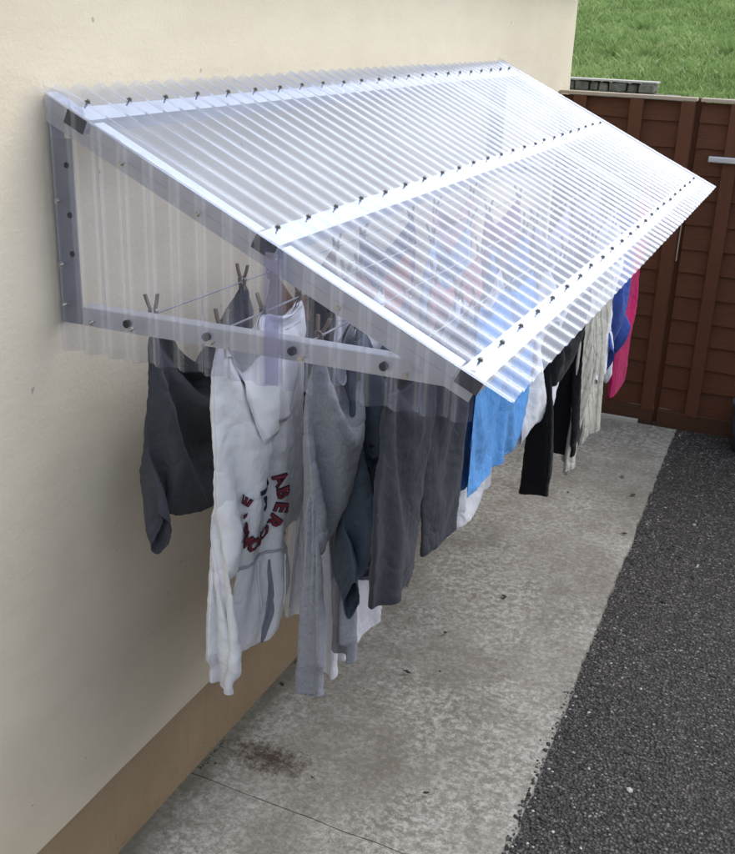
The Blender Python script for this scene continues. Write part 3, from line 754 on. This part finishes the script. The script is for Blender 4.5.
def solve():
    """one position-based dynamics system for every garment"""
    X = []; W = []; E = []; EL = []; EK = []; PAIR = []; LR = []; GAP = []; LO = []; HI = []; base = 0
    for g in GARMENTS:
        p = np.array(g['pat'].p); n = len(p); q = np.array(g['pat'].q)
        ec = {}
        for f in q:
            for a, b in zip(f, np.roll(f, -1)):
                k = (min(a, b), max(a, b)); ec[k] = ec.get(k, 0) + 1
        outline = {v for k, c in ec.items() if c == 1 for v in k}
        op = {v for o in g['opens'] for v in o}; seam = outline - op
        back = np.arange(n) + 0
        m = n
        for i in range(n):
            if i not in seam: back[i] = m; m += 1
        g['n'] = n; g['m'] = m; g['back'] = back; g['base'] = base; g['uv'] = np.zeros((m, 2)); g['uv'][:n] = p; g['uv'][back] = p
        us = np.array([u for u, v, y in g['pins']]); yp = np.array([y for u, v, y in g['pins']])
        k = (yp[-1] - yp[0]) / (us[-1] - us[0]); uv = g['uv']; u = uv[:, 0]
        Y = np.interp(u, us, yp); Y = np.where(u < us[0], yp[0] + (u - us[0]) * k, np.where(u > us[-1], yp[-1] + (u - us[-1]) * k, Y))
        pos = np.zeros((m, 3)); pos[:, 1] = Y; pos[:, 2] = np.array([zline(yy) for yy in Y]) - .004 + g['zoff'] - uv[:, 1]
        nz = np.array([mnoise.noise(Vector((a * 7, b * 1.6, g['seed'] * 3.7))) + .5 * mnoise.noise(Vector((a * 15, b * 3, g['seed'] * 1.3 + 40))) for a, b in uv])
        off = np.zeros(m); off[:n] = g['thick']; off[back] = -g['thick']; off[list(seam)] = 0
        pos[:, 0] = g['x'] + off + nz * g['amp'] * np.clip(uv[:, 1] * 6, .15, 1)
        w = np.ones(m); g['pinned'] = []
        for (pu, pv, py) in g['pins']:
            d = np.hypot(p[:, 0] - pu, p[:, 1] - pv); i0 = np.argsort(d)[:2]
            for i in i0:
                for j, s in ((i, 1), (back[i], -1)):
                    w[j] = 0; pos[j] = (g['x'] + s * .002, py + (p[i, 0] - p[i0[0], 0]) * .9, zline(py) - .004 + g['zoff'])
        # geodesic reach of every vertex from each peg, so the cloth cannot stretch
        adj = [[] for _ in range(n)]
        for f in q.tolist():
            for a, b in ((f[0], f[1]), (f[1], f[2]), (f[2], f[3]), (f[3], f[0]), (f[0], f[2]), (f[1], f[3])):
                L = math.hypot(*(p[a] - p[b])); adj[a].append((b, L)); adj[b].append((a, L))
        for (pu, pv, py) in g['pins']:
            i0 = int(np.argmin(np.hypot(p[:, 0] - pu, p[:, 1] - pv))); D = [1e9] * n; D[i0] = 0; hp = [(0, i0)]
            while hp:
                d0, a = heapq.heappop(hp)
                if d0 > D[a]: continue
                for b, L in adj[a]:
                    if d0 + L < D[b] - 1e-9: D[b] = d0 + L; heapq.heappush(hp, (D[b], b))
            R0 = np.maximum(np.hypot(p[:, 0] - p[i0, 0], p[:, 1] - p[i0, 1]), .95 * np.array(D)) * 1.01
            r = np.zeros(m); r[:n] = R0; r[back] = R0; LR.append((base, m, pos[i0].copy(), r))
        es = list(ec); dg = [(f[0], f[2]) for f in q] + [(f[1], f[3]) for f in q]
        for lst, kk in ((es, 1.), (dg, .35), (g['pat'].b, .05)):
            for a, b in lst:
                L = np.hypot(*(p[a] - p[b])); E.append((a + base, b + base)); EL.append(L); EK.append(kk)
                a2, b2 = back[a], back[b]
                if (a2, b2) != (a, b): E.append((a2 + base, b2 + base)); EL.append(L); EK.append(kk)
        sd = np.full(n, 9.)
        if seam:
            sp = p[sorted(seam)]
            sd = np.sqrt(((p[:, None] - sp[None]) ** 2).sum(2)).min(1)
        puff = g['puff'] * np.clip(p[:, 1] / .12, .1, 1)
        for i in range(n):
            if back[i] != i: PAIR.append((i + base, back[i] + base)); GAP.append(min(.004 + sd[i] * .42, max(.004, puff[i])))
        g['seam'] = np.zeros(m); g['seam'][list(seam)] = 1; g['cuff'] = np.zeros(m)
        for i, c in g['pat'].cuff.items(): g['cuff'][i] = c; g['cuff'][back[i]] = c
        X.append(pos); W.append(w); LO.append(np.full(m, g['x'] - g['xlim'])); HI.append(np.full(m, g['x'] + g['xlim'])); base += m
    X = np.concatenate(X); W = np.concatenate(W); E = np.array(E); EL = np.array(EL); EK = np.array(EK); PAIR = np.array(PAIR); GAP = np.array(GAP); LO = np.concatenate(LO); HI = np.concatenate(HI)
    # greedy colouring so every batch touches a vertex once
    used = [0] * len(X); colr = np.zeros(len(E), int)
    for i, (a, b) in enumerate(E.tolist()):
        msk = used[a] | used[b]; c = 0
        while msk >> c & 1: c += 1
        colr[i] = c; used[a] |= 1 << c; used[b] |= 1 << c
    batches = []
    for c in range(colr.max() + 1):
        i = np.where(colr == c)[0]; a, b = E[i, 0], E[i, 1]; ws = W[a] + W[b]; ok = ws > 0; i, a, b, ws = i[ok], a[ok], b[ok], ws[ok]
        batches.append((a, b, EL[i], (EK[i] * W[a] / ws)[:, None], (EK[i] * W[b] / ws)[:, None]))
    V = np.zeros_like(X); dt = 1 / 60; G = np.array([0, 0, -9.8]); steps, iters = SOLVER
    pf, pb = PAIR[:, 0], PAIR[:, 1]; Wc = W[:, None]
    for s in range(steps):
        V += G * dt * Wc; V *= .965
        Xn = X + V * dt * Wc
        for it in range(iters):
            for a, b, L, ka, kb in batches:
                d = Xn[b] - Xn[a]; l = np.sqrt((d * d).sum(1)) + 1e-9; d *= ((l - L) / l)[:, None]
                Xn[a] += d * ka; Xn[b] -= d * kb
            if it % 3 == 0:
                for b0, m0, c0, r in LR:
                    seg = Xn[b0:b0 + m0]; d = seg - c0; l = np.sqrt((d * d).sum(1)) + 1e-9; over = (l > r) & (W[b0:b0 + m0] > 0)
                    seg[over] = c0 + d[over] * (r[over] / l[over])[:, None]
            gap = GAP - (Xn[pf, 0] - Xn[pb, 0]); gap = np.where(gap > 0, gap, 0) * .5
            Xn[pf, 0] += gap * W[pf]; Xn[pb, 0] -= gap * W[pb]
            x = Xn[:, 0]; Xn[:, 0] = np.where(W > 0, np.clip(x, LO, HI), x)
        V = (Xn - X) / dt; X = Xn
    for g in GARMENTS: g['X'] = X[g['base']:g['base'] + g['m']]

def crease(nm, sc):
    if nm in bpy.data.textures: return bpy.data.textures[nm]
    t = bpy.data.textures.new(nm, 'CLOUDS'); t.noise_scale = sc; t.noise_depth = 2; t.noise_basis = 'ORIGINAL_PERLIN'; return t
def crumple(o, k):
    for nm, sc, st in (('broad_creases', .08, .013), ('fine_creases', .026, .007)):
        dm = o.modifiers.new(nm, 'DISPLACE'); dm.texture = crease(nm, sc); dm.texture_coords = 'LOCAL'; dm.strength = st * k; dm.mid_level = .5
def inward(me):
    if sum(p.normal.x * p.area for p in me.polygons) > 0: me.flip_normals()
def build_garment(g, levels=2):
    n, back = g['n'], g['back']; q = np.array(g['pat'].q)
    faces = [tuple(f) for f in q.tolist()] + [tuple(int(back[v]) for v in f[::-1]) for f in q.tolist()]
    o = mesh_obj(g['name'], g['X'], faces, g['mat'], smooth=True)
    uvl = o.data.uv_layers.new(name='UVMap'); li = np.empty(len(o.data.loops), np.int32); o.data.loops.foreach_get('vertex_index', li)
    uvl.data.foreach_set('uv', g['uv'][li].reshape(-1))
    for nm in ('seam', 'cuff'):
        at = o.data.attributes.new(nm, 'FLOAT', 'POINT'); at.data.foreach_set('value', g[nm].astype(np.float32))
    s = o.modifiers.new('cloth_thickness', 'SOLIDIFY'); s.thickness = .0016; s.offset = 0
    d = o.modifiers.new('smooth', 'SUBSURF'); d.levels = 1; d.render_levels = levels
    crumple(o, g['crumple'])
    tag(o, g['label'], g['cat'], 'washing hung on the lines'); g['obj'] = o
    return o

def on_front(g, pts, lift=.004):
    """map flat pattern points on to the hung front layer"""
    p = np.array(g['pat'].p); q = np.array(g['pat'].q); X = g['X']; out = []
    tris = np.concatenate([q[:, [0, 1, 2]], q[:, [0, 2, 3]]]); A, B, C = p[tris[:, 0]], p[tris[:, 1]], p[tris[:, 2]]
    # smooth vertex normals
    N = np.zeros((g['m'], 3)); fn = np.cross(X[tris[:, 1]] - X[tris[:, 0]], X[tris[:, 2]] - X[tris[:, 0]])
    for k in range(3): np.add.at(N, tris[:, k], fn)
    N /= np.linalg.norm(N, axis=1)[:, None] + 1e-12
    det = (B[:, 0] - A[:, 0]) * (C[:, 1] - A[:, 1]) - (C[:, 0] - A[:, 0]) * (B[:, 1] - A[:, 1])
    for u, v in pts:
        b1 = ((u - A[:, 0]) * (C[:, 1] - A[:, 1]) - (C[:, 0] - A[:, 0]) * (v - A[:, 1])) / det
        b2 = ((B[:, 0] - A[:, 0]) * (v - A[:, 1]) - (u - A[:, 0]) * (B[:, 1] - A[:, 1])) / det
        sc = np.minimum(np.minimum(b1, b2), 1 - b1 - b2); i = int(np.argmax(sc)); w = np.array([1 - b1[i] - b2[i], b1[i], b2[i]])
        nn = w @ N[tris[i]]
        if nn[0] < 0: nn = -nn
        out.append(w @ X[tris[i]] + nn / np.linalg.norm(nn) * lift)
    return np.array(out)
#GARMENT_LIST
SOLVER = (130, 10)
C_ = mat_cloth
SW = 'sweatshirt'
# --- line by the wall
garment('sweatshirt', 'charcoal grey sweatshirt hanging nearest the wall at the near end', SW, *pat_tee(.28, .47, .13), C_('charcoal_jersey', (.062, .065, .076), heather=.3), LX[0], [(-.26, 0, 1.835), (.26, 0, 2.215)], seed=1, amp=.03, puff=.05, crumple=1.2)
H = .030
garment('top', 'plain brown top on the wall line behind the white hoodie', 'top', *pat_tee(.26, .58, .16), C_('brown_cotton', (.12, .062, .035)), LX[0], [(-.25, 0, 2.36), (.25, 0, 2.76)], seed=2)
garment('tee_shirt', 'navy tee shirt on the wall line under the middle of the roof', 't-shirt', *pat_tee(.25, .62), C_('navy_cotton', (.03, .04, .09)), LX[0], [(-.23, 0, 2.95), (.23, 0, 3.36)], seed=3)
garment('tee_shirt', 'pale pink tee shirt on the wall line under the far half of the roof', 't-shirt', *pat_tee(.25, .62), C_('pink_cotton', (.5, .33, .36)), LX[0], [(-.23, 0, 3.6), (.23, 0, 4.02)], seed=4)
# --- second line
H = .021
garment('hoodie', 'white hoodie hung upside down with dark red lettering on its chest', 'hoodie', *pat_sweater(.24, .57, .40, .27, (.2, .085), .03), C_('white_fleece', (.72, .72, .745), var=.03), LX[1], [(-.21, 0, 1.80), (.02, 0, 1.98), (.21, 0, 2.15)], seed=5, thick=.016, puff=.06)
H = .028
garment('leggings', 'black narrow leggings beside the white hoodie', 'leggings', *pat_trousers(.14, .2, .52, .05, .0), C_('black_knit', (.008, .008, .01)), LX[1], [(-.12, 0, 2.235), (.12, 0, 2.41)], seed=6)
garment('tee_shirt', 'rust coloured tee shirt on the second line behind the grey sweatshirt', 't-shirt', *pat_tee(.24, .5), C_('rust_cotton', (.28, .085, .05)), LX[1], [(-.22, 0, 2.5), (.22, 0, 2.86)], seed=7)
garment('shirt', 'pale blue shirt on the second line under the roof', 'shirt', *pat_sweater(.25, .62, .45, 0, (.18, .05), .06), C_('pale_blue_cotton', (.42, .52, .66)), LX[1], [(-.23, 0, 3.05), (.23, 0, 3.42)], seed=8)
garment('tee_shirt', 'plum tee shirt on the second line under the far half of the roof', 't-shirt', *pat_tee(.25, .6), C_('plum_cotton', (.22, .09, .17)), LX[1], [(-.23, 0, 3.62), (.23, 0, 4.02)], seed=9)
# --- third line
H = .021
garment('sweatshirt', 'light heather grey sweatshirt with long sleeve hanging lowest at the near end', SW, *pat_sweater(.17, .50, .47, 0, (.2, .085), .0), C_('heather_grey_fleece', (.30, .31, .345), heather=.4), LX[2] + .0, [(-.15, 0, 1.86), (.15, 0, 2.03)], seed=10, thick=.018, puff=.03)
garment('top', 'slate grey satin top with dark navy print and fringed hem', 'top', *pat_tee(.23, .62, .12), C_('slate_satin', (.08, .10, .13), rough=.45, sheen=0, print_=((-.14, .2, .26, .6), (.012, .014, .035))), LX[2] + .03, [(-.21, 0, 2.0), (.21, 0, 2.27)], seed=11, xlim=.085, puff=.05, crumple=1.3)
garment('nightdress', 'long white nightdress with drooping hem behind the charcoal shorts', 'nightdress', *pat_dress(.17, .93, .3), C_('white_lawn', (.68, .68, .72), var=.03, transl=.2), LX[2] - .075, [(-.15, 0, 2.12), (.15, 0, 2.36)], seed=12, xlim=.045)
H = .03
garment('tee_shirt', 'dusky pink tee shirt on the third line seen faintly through the roof', 't-shirt', *pat_tee(.25, .6), C_('dusky_pink', (.42, .2, .2)), LX[2], [(-.23, 0, 2.55), (.23, 0, 2.93)], seed=13)
garment('tee_shirt', 'mid blue tee shirt on the third line under the roof', 't-shirt', *pat_tee(.25, .6), C_('mid_blue', (.12, .22, .42)), LX[2], [(-.23, 0, 3.05), (.23, 0, 3.42)], seed=14)
garment('towel', 'lilac grey towel on the third line near the fence end', 'towel', *pat_cloth(.3, .62), C_('lilac_terry', (.4, .37, .46)), LX[2], [(-.29, 0, 3.55), (.29, 0, 4.05)], seed=15)
garment('tee_shirt', 'grey tee shirt on the third line nearest the fence', 't-shirt', *pat_tee(.25, .6), C_('ash_grey', (.3, .3, .31)), LX[2], [(-.23, 0, 4.2), (.23, 0, 4.6)], seed=16)
# --- eave line
H = .021
garment('shorts', 'charcoal knee length shorts on the eave line at the near end', 'shorts', *pat_trousers(.29, .25, .27, .125, .01), C_('charcoal_denim', (.04, .041, .05), var=.1, trim=[(.0, .055, .8), (.055, .06, 1.8)]), LX[3], [(-.25, 0, 1.785), (.0, 0, 2.0), (.25, 0, 2.215)], seed=17, amp=.012)
garment('towel', 'bright blue towel on the eave line beside the charcoal shorts', 'towel', *pat_cloth(.28, .49), C_('blue_terry', (.10, .29, .62), knit=160), LX[3], [(-.27, 0, 2.31), (0, 0, 2.57), (.27, 0, 2.83)], seed=18)
garment('pillowcase', 'white pillowcase showing below the bright blue towel', 'pillowcase', *pat_cloth(.24, .66), C_('white_cotton', (.66, .67, .71), var=.03), LX[3] - .085, [(-.23, 0, 2.42), (.23, 0, 2.80)], seed=19, xlim=.04)
H = .026
garment('tee_shirt', 'white tee shirt between blue towel and black jumper', 't-shirt', *pat_tee(.15, .48, .08), C_('soft_white_cotton', (.7, .7, .73), var=.03), LX[3] + .02, [(-.14, 0, 2.87), (.14, 0, 3.08)], seed=20)
garment('jumper', 'black jumper with one long sleeve hanging low over the path', 'jumper', *pat_sweater(.25, .38, .46, 0, (.2, .1), .03), C_('black_wool', (.007, .007, .009)), LX[3] + .035, [(-.23, 0, 2.95), (.23, 0, 3.30)], seed=21, puff=.07, xlim=.1)
garment('pyjama_trousers', 'cream striped pyjama trousers behind the black jumper', 'trousers', *pat_trousers(.22, .24, .54, .12, .02), C_('cream_stripe', (.5, .48, .41), stripe=(28, .3, (.33, .33, .3))), LX[3] + .05, [(-.2, 0, 3.36), (.2, 0, 3.70)], seed=22, xlim=.05)
garment('shirt', 'lilac white shirt next to the cream pyjama trousers', 'shirt', *pat_tee(.2, .58, .16), C_('lilac_white', (.58, .56, .67), var=.04), LX[3] - .02, [(-.18, 0, 3.60), (.18, 0, 3.82)], seed=23)
garment('shirt', 'crisp white shirt next to the royal blue tee shirt', 'shirt', *pat_tee(.2, .60, .16), C_('crisp_white', (.72, .72, .74), var=.03), LX[3], [(-.18, 0, 3.76), (.18, 0, 3.99)], seed=24)
garment('tee_shirt', 'royal blue tee shirt hanging beside the magenta dress', 't-shirt', *pat_tee(.2, .56, .14), C_('royal_blue', (.045, .085, .33)), LX[3], [(-.18, 0, 4.0), (.18, 0, 4.24)], seed=25)
garment('dress', 'magenta dress at the fence end of the eave line', 'dress', *pat_dress(.23, .86, .17), C_('magenta_jersey', (.38, .004, .09)), LX[3], [(-.22, 0, 4.3), (.22, 0, 4.72)], seed=26)
#CACHE_BEGIN
solve()
#CACHE_END
for g in GARMENTS: build_garment(g)
BY = {g['obj']['label'][:14]: g for g in GARMENTS}
# lettering on the white hoodie: an arch of capitals with a dark outline, upside down with the garment
hood_g = [g for g in GARMENTS if g['name'] == 'hoodie'][0]
def glyph(ch, size, offset):
    cu = bpy.data.curves.new('glyph', 'FONT'); cu.body = ch; cu.size = size; cu.align_x = 'CENTER'; cu.offset = offset; cu.resolution_u = 2
    tmp = bpy.data.objects.new('glyph', cu); COL.objects.link(tmp)
    me = bpy.data.meshes.new_from_object(tmp.evaluated_get(bpy.context.evaluated_depsgraph_get()))
    vs = np.array([v.co[:2] for v in me.vertices]); fs = [tuple(p.vertices) for p in me.polygons]
    bpy.data.objects.remove(tmp); bpy.data.curves.remove(cu); bpy.data.meshes.remove(me); return vs, fs
def lettering(word, cu, cv, rad, a0, a1, size, mat, offset, lift, name):
    V = []; F = []
    for i, ch in enumerate(word):
        t = a0 + (a1 - a0) * i / (len(word) - 1); vs, fs = glyph(ch, size, offset)
        # upright garment frame: x right, y up; arch over the chest
        r = rad + vs[:, 1] - size * .35; ang = t
        px = math.sin(ang) * r + math.cos(ang) * vs[:, 0]; py = math.cos(ang) * r - math.sin(ang) * vs[:, 0]
        u = cu - px; v = cv + py                       # garment hangs upside down: turn by 180 degrees
        b = len(V); V.extend(np.stack([u, v], 1).tolist()); F.extend([tuple(b + k for k in f) for f in fs])
    # refine long faces a little by mapping through the cloth
    P = on_front(hood_g, V, lift); o = mesh_obj(name, P, F, mat, hood_g['obj']); inward(o.data); crumple(o, 1); return o
def patch(name, outline, mat, lift, n=10, thick=.0015):
    """piece of cloth sewn to the front; outline: list of (v, u_left, u_right)"""
    vs = np.linspace(outline[0][0], outline[-1][0], n * 2); L = np.interp(vs, [r[0] for r in outline], [r[1] for r in outline]); Rr = np.interp(vs, [r[0] for r in outline], [r[2] for r in outline])
    P = [(L[i] + (Rr[i] - L[i]) * j / n, vs[i]) for i in range(n * 2) for j in range(n + 1)]
    F = [(i * (n + 1) + j, i * (n + 1) + j + 1, (i + 1) * (n + 1) + j + 1, (i + 1) * (n + 1) + j) for i in range(n * 2 - 1) for j in range(n)]
    o = mesh_obj(name, on_front(hood_g, P, lift), F, mat, hood_g['obj'], smooth=True); inward(o.data); s = o.modifiers.new('thickness', 'SOLIDIFY'); s.thickness = thick; s.offset = 1; crumple(o, 1)
    return o
fleece = hood_g['mat']
patch('kangaroo_pocket', [(.05, -.15, .15), (.14, -.15, .15), (.25, -.09, .09)], fleece, .008, 12, .004)
patch('hem_band', [(.002, -.2, .2), (.05, -.205, .205)], fleece, .005, 18, .003)
patch('neck_seam', [(.567, -.13, .13), (.575, -.13, .13)], mat_plain('grey_tape', (.4, .4, .43), .9), .004, 12)
patch('hood_opening_shade', [(.59, .004, .010), (.62, .0, .012), (.66, .002, .016), (.70, -.004, .014), (.74, .0, .024), (.78, -.002, .02), (.83, .006, .012)], mat_plain('hood_slit_shade', (.2, .215, .26), .95), .004, 8)  # dark slit painted on for the shade inside the hood opening
for du in (-.03, .045):
    pts = on_front(hood_g, [(du, v) for v in np.linspace(.585, .72, 14)], .007); bm = bmesh.new(); tube(bm, [Vector(q) for q in pts], .0026, 6); bm_obj('drawcord', bm, mat_plain('cord_white', (.6, .6, .62), .8), hood_g['obj'], True)
def chest_mark():
    V = []; F = []
    for pts in (((-.075, .035), (.07, .035), (.075, .055), (-.075, .055)), ((.045, .03), (.065, .03), (.02, -.055), (.0, -.055)), ((-.055, .03), (-.035, .03), (-.045, -.035), (-.062, -.035))):
        b = len(V); P = np.array(pts); k = 6
        for i in range(k + 1):
            for j in range(k + 1):
                s, t = i / k, j / k; q = (P[0] * (1 - s) + P[1] * s) * (1 - t) + (P[3] * (1 - s) + P[2] * s) * t; V.append((-.05 - q[0] * .62, .40 - q[1] * .62))
        for i in range(k):
            for j in range(k): F.append((b + i * (k + 1) + j, b + (i + 1) * (k + 1) + j, b + (i + 1) * (k + 1) + j + 1, b + i * (k + 1) + j + 1))
    o = mesh_obj('chest_mark', on_front(hood_g, V, .007), F, navp, hood_g['obj']); inward(o.data); crumple(o, 1)
redp = mat_plain('maroon_felt', (.17, .022, .035), .9); navp = mat_plain('navy_felt', (.012, .012, .035), .9)
lettering('ABERCROMBIE', -.05, .425, .092, -2.0, 2.0, .046, navp, .003, .009, 'lettering_outline')
lettering('ABERCROMBIE', -.05, .425, .092, -2.0, 2.0, .046, redp, .0008, .0105, 'lettering')

chest_mark()
# ------------------------------------------------------------------ pegs
def peg_meshes():
    out = []
    for s in (-1, 1):
        bm = bmesh.new()
        prof = [(-.022, .0025), (-.012, .0015), (0, .0045), (.012, .0035), (.03, .009), (.046, .0125)]   # z, distance from centre
        for (z0, d0), (z1, d1) in zip(prof, prof[1:]):
            vs = [bm.verts.new((s * (d + e), y, z)) for (z, d) in ((z0, d0), (z1, d1)) for e in (0, .0055) for y in (-.0048, .0048)]
            for f in ((0, 1, 5, 4), (2, 6, 7, 3), (0, 4, 6, 2), (1, 3, 7, 5)): bm.faces.new([vs[i] for i in f])
            if z0 == prof[0][0]: bm.faces.new([vs[i] for i in (0, 2, 3, 1)])
            if z1 == prof[-1][0]: bm.faces.new([vs[i] for i in (4, 5, 7, 6)])
        bmesh.ops.remove_doubles(bm, verts=bm.verts, dist=1e-5); bmesh.ops.recalc_face_normals(bm, faces=bm.faces)
        me = bpy.data.meshes.new('prong'); bm.to_mesh(me); bm.free(); me.materials.append(M['pegwood']); out.append(me)
    bm = bmesh.new(); tube(bm, [(.011 * math.cos(t), -.006 + .012 * t / 18.8, .008 + .005 * math.sin(t)) for t in np.linspace(0, 18.8, 50)], .0009, 5)
    me = bpy.data.meshes.new('spring'); bm.to_mesh(me); bm.free(); me.materials.append(M['steelwire']); out.append(me); return out
pegm = peg_meshes()
def peg(x, y, z, label):
    e = empty('clothes_peg', (x, y, z)); e.rotation_euler = (random.uniform(-.35, .35), random.uniform(-.15, .15), random.uniform(-.25, .25)); e.scale = (.95,) * 3
    tag(e, label, 'clothes peg', 'pegs on the washing lines')
    for nm, me in zip(('prong', 'prong', 'spring'), pegm):
        o = bpy.data.objects.new(nm, me); COL.objects.link(o); o.parent = e
for g in GARMENTS:
    k = len(g['pins']); words = ('nearer', 'farther') if k == 2 else ('nearest', 'middle', 'farthest')
    lab = ' '.join(g['obj']['label'].split()[:5])
    for (pu, pv, py), w in zip(g['pins'], words):
        peg(g['x'], py, zline(py) + g['zoff'], '%s wooden peg clipping the %s' % (w, lab))

# ------------------------------------------------------------------ camera
cam_d = bpy.data.cameras.new('camera'); cam = bpy.data.objects.new('camera', cam_d); COL.objects.link(cam); scene.camera = cam
Mc = ((.9161851, .1738100, -.3611024), (.3992155, -.3169157, .8603438), (.0350974, -.9323918, -.3597411))
m = Matrix.Identity(4)
for r in range(3):
    m[r][0] = Mc[r][0]; m[r][1] = -Mc[r][1]; m[r][2] = -Mc[r][2]
m[0][3], m[1][3], m[2][3] = 1.45045, 0, 2.15
cam.matrix_world = m
cam_d.sensor_fit = 'VERTICAL'; cam_d.sensor_height = 24; cam_d.lens = 1050.6 / 854 * 24; cam_d.clip_start = .05; cam_d.clip_end = 1000

# ------------------------------------------------------------------ light: bright overcast
S = Vector((.44, .46, .77)).normalized(); elev = math.asin(S.z); azi = math.atan2(S.x, S.y)
sun = bpy.data.lights.new('sun', 'SUN'); so = bpy.data.objects.new('sun', sun); COL.objects.link(so)
sun.energy = .85; sun.angle = R(60); sun.color = (1, .95, .87)
so.rotation_euler = S.to_track_quat('Z', 'Y').to_euler(); so.location = (3, 6, 8)
w = bpy.data.worlds.new('World'); scene.world = w; w.use_nodes = True; nt = w.node_tree; nt.nodes.clear()
out = nt.nodes.new('ShaderNodeOutputWorld'); bg = nt.nodes.new('ShaderNodeBackground'); sky = nt.nodes.new('ShaderNodeTexSky')
sky.sky_type = 'NISHITA'; sky.sun_disc = False; sky.sun_elevation = elev; sky.sun_rotation = azi; sky.air_density = 1.2; sky.dust_density = 1.6; sky.ozone_density = 1
hs = nt.nodes.new('ShaderNodeHueSaturation'); hs.inputs['Saturation'].default_value = .45; hs.inputs['Value'].default_value = 2.2
nt.links.new(sky.outputs[0], hs.inputs['Color'])
# broken cloud: lifts and drops the brightness of the overcast in soft patches
tc = nt.nodes.new('ShaderNodeTexCoord'); nz = nt.nodes.new('ShaderNodeTexNoise'); nz.inputs['Scale'].default_value = 2.2; nz.inputs['Detail'].default_value = 5
nt.links.new(tc.outputs['Generated'], nz.inputs['Vector'])
rp = nt.nodes.new('ShaderNodeMapRange'); rp.inputs[1].default_value = .3; rp.inputs[2].default_value = .7; rp.inputs[3].default_value = .75; rp.inputs[4].default_value = 1.35
nt.links.new(nz.outputs['Fac'], rp.inputs[0])
mx = nt.nodes.new('ShaderNodeMix'); mx.data_type = 'RGBA'; mx.blend_type = 'MULTIPLY'; mx.inputs[0].default_value = 1
nt.links.new(hs.outputs[0], mx.inputs[6]); nt.links.new(rp.outputs[0], mx.inputs[7])
nt.links.new(mx.outputs[2], bg.inputs['Color']); bg.inputs['Strength'].default_value = .15
nt.links.new(bg.outputs[0], out.inputs[0])
scene.view_settings.view_transform = 'Standard'; scene.view_settings.look = 'None'; scene.view_settings.gamma = 1; scene.view_settings.exposure = .17
scene.view_settings.use_curve_mapping = False
scene.render.engine = 'CYCLES'
scene.cycles.max_bounces = 12; scene.cycles.transparent_max_bounces = 24; scene.cycles.diffuse_bounces = 4; scene.cycles.glossy_bounces = 4
scene.cycles.use_denoising = True
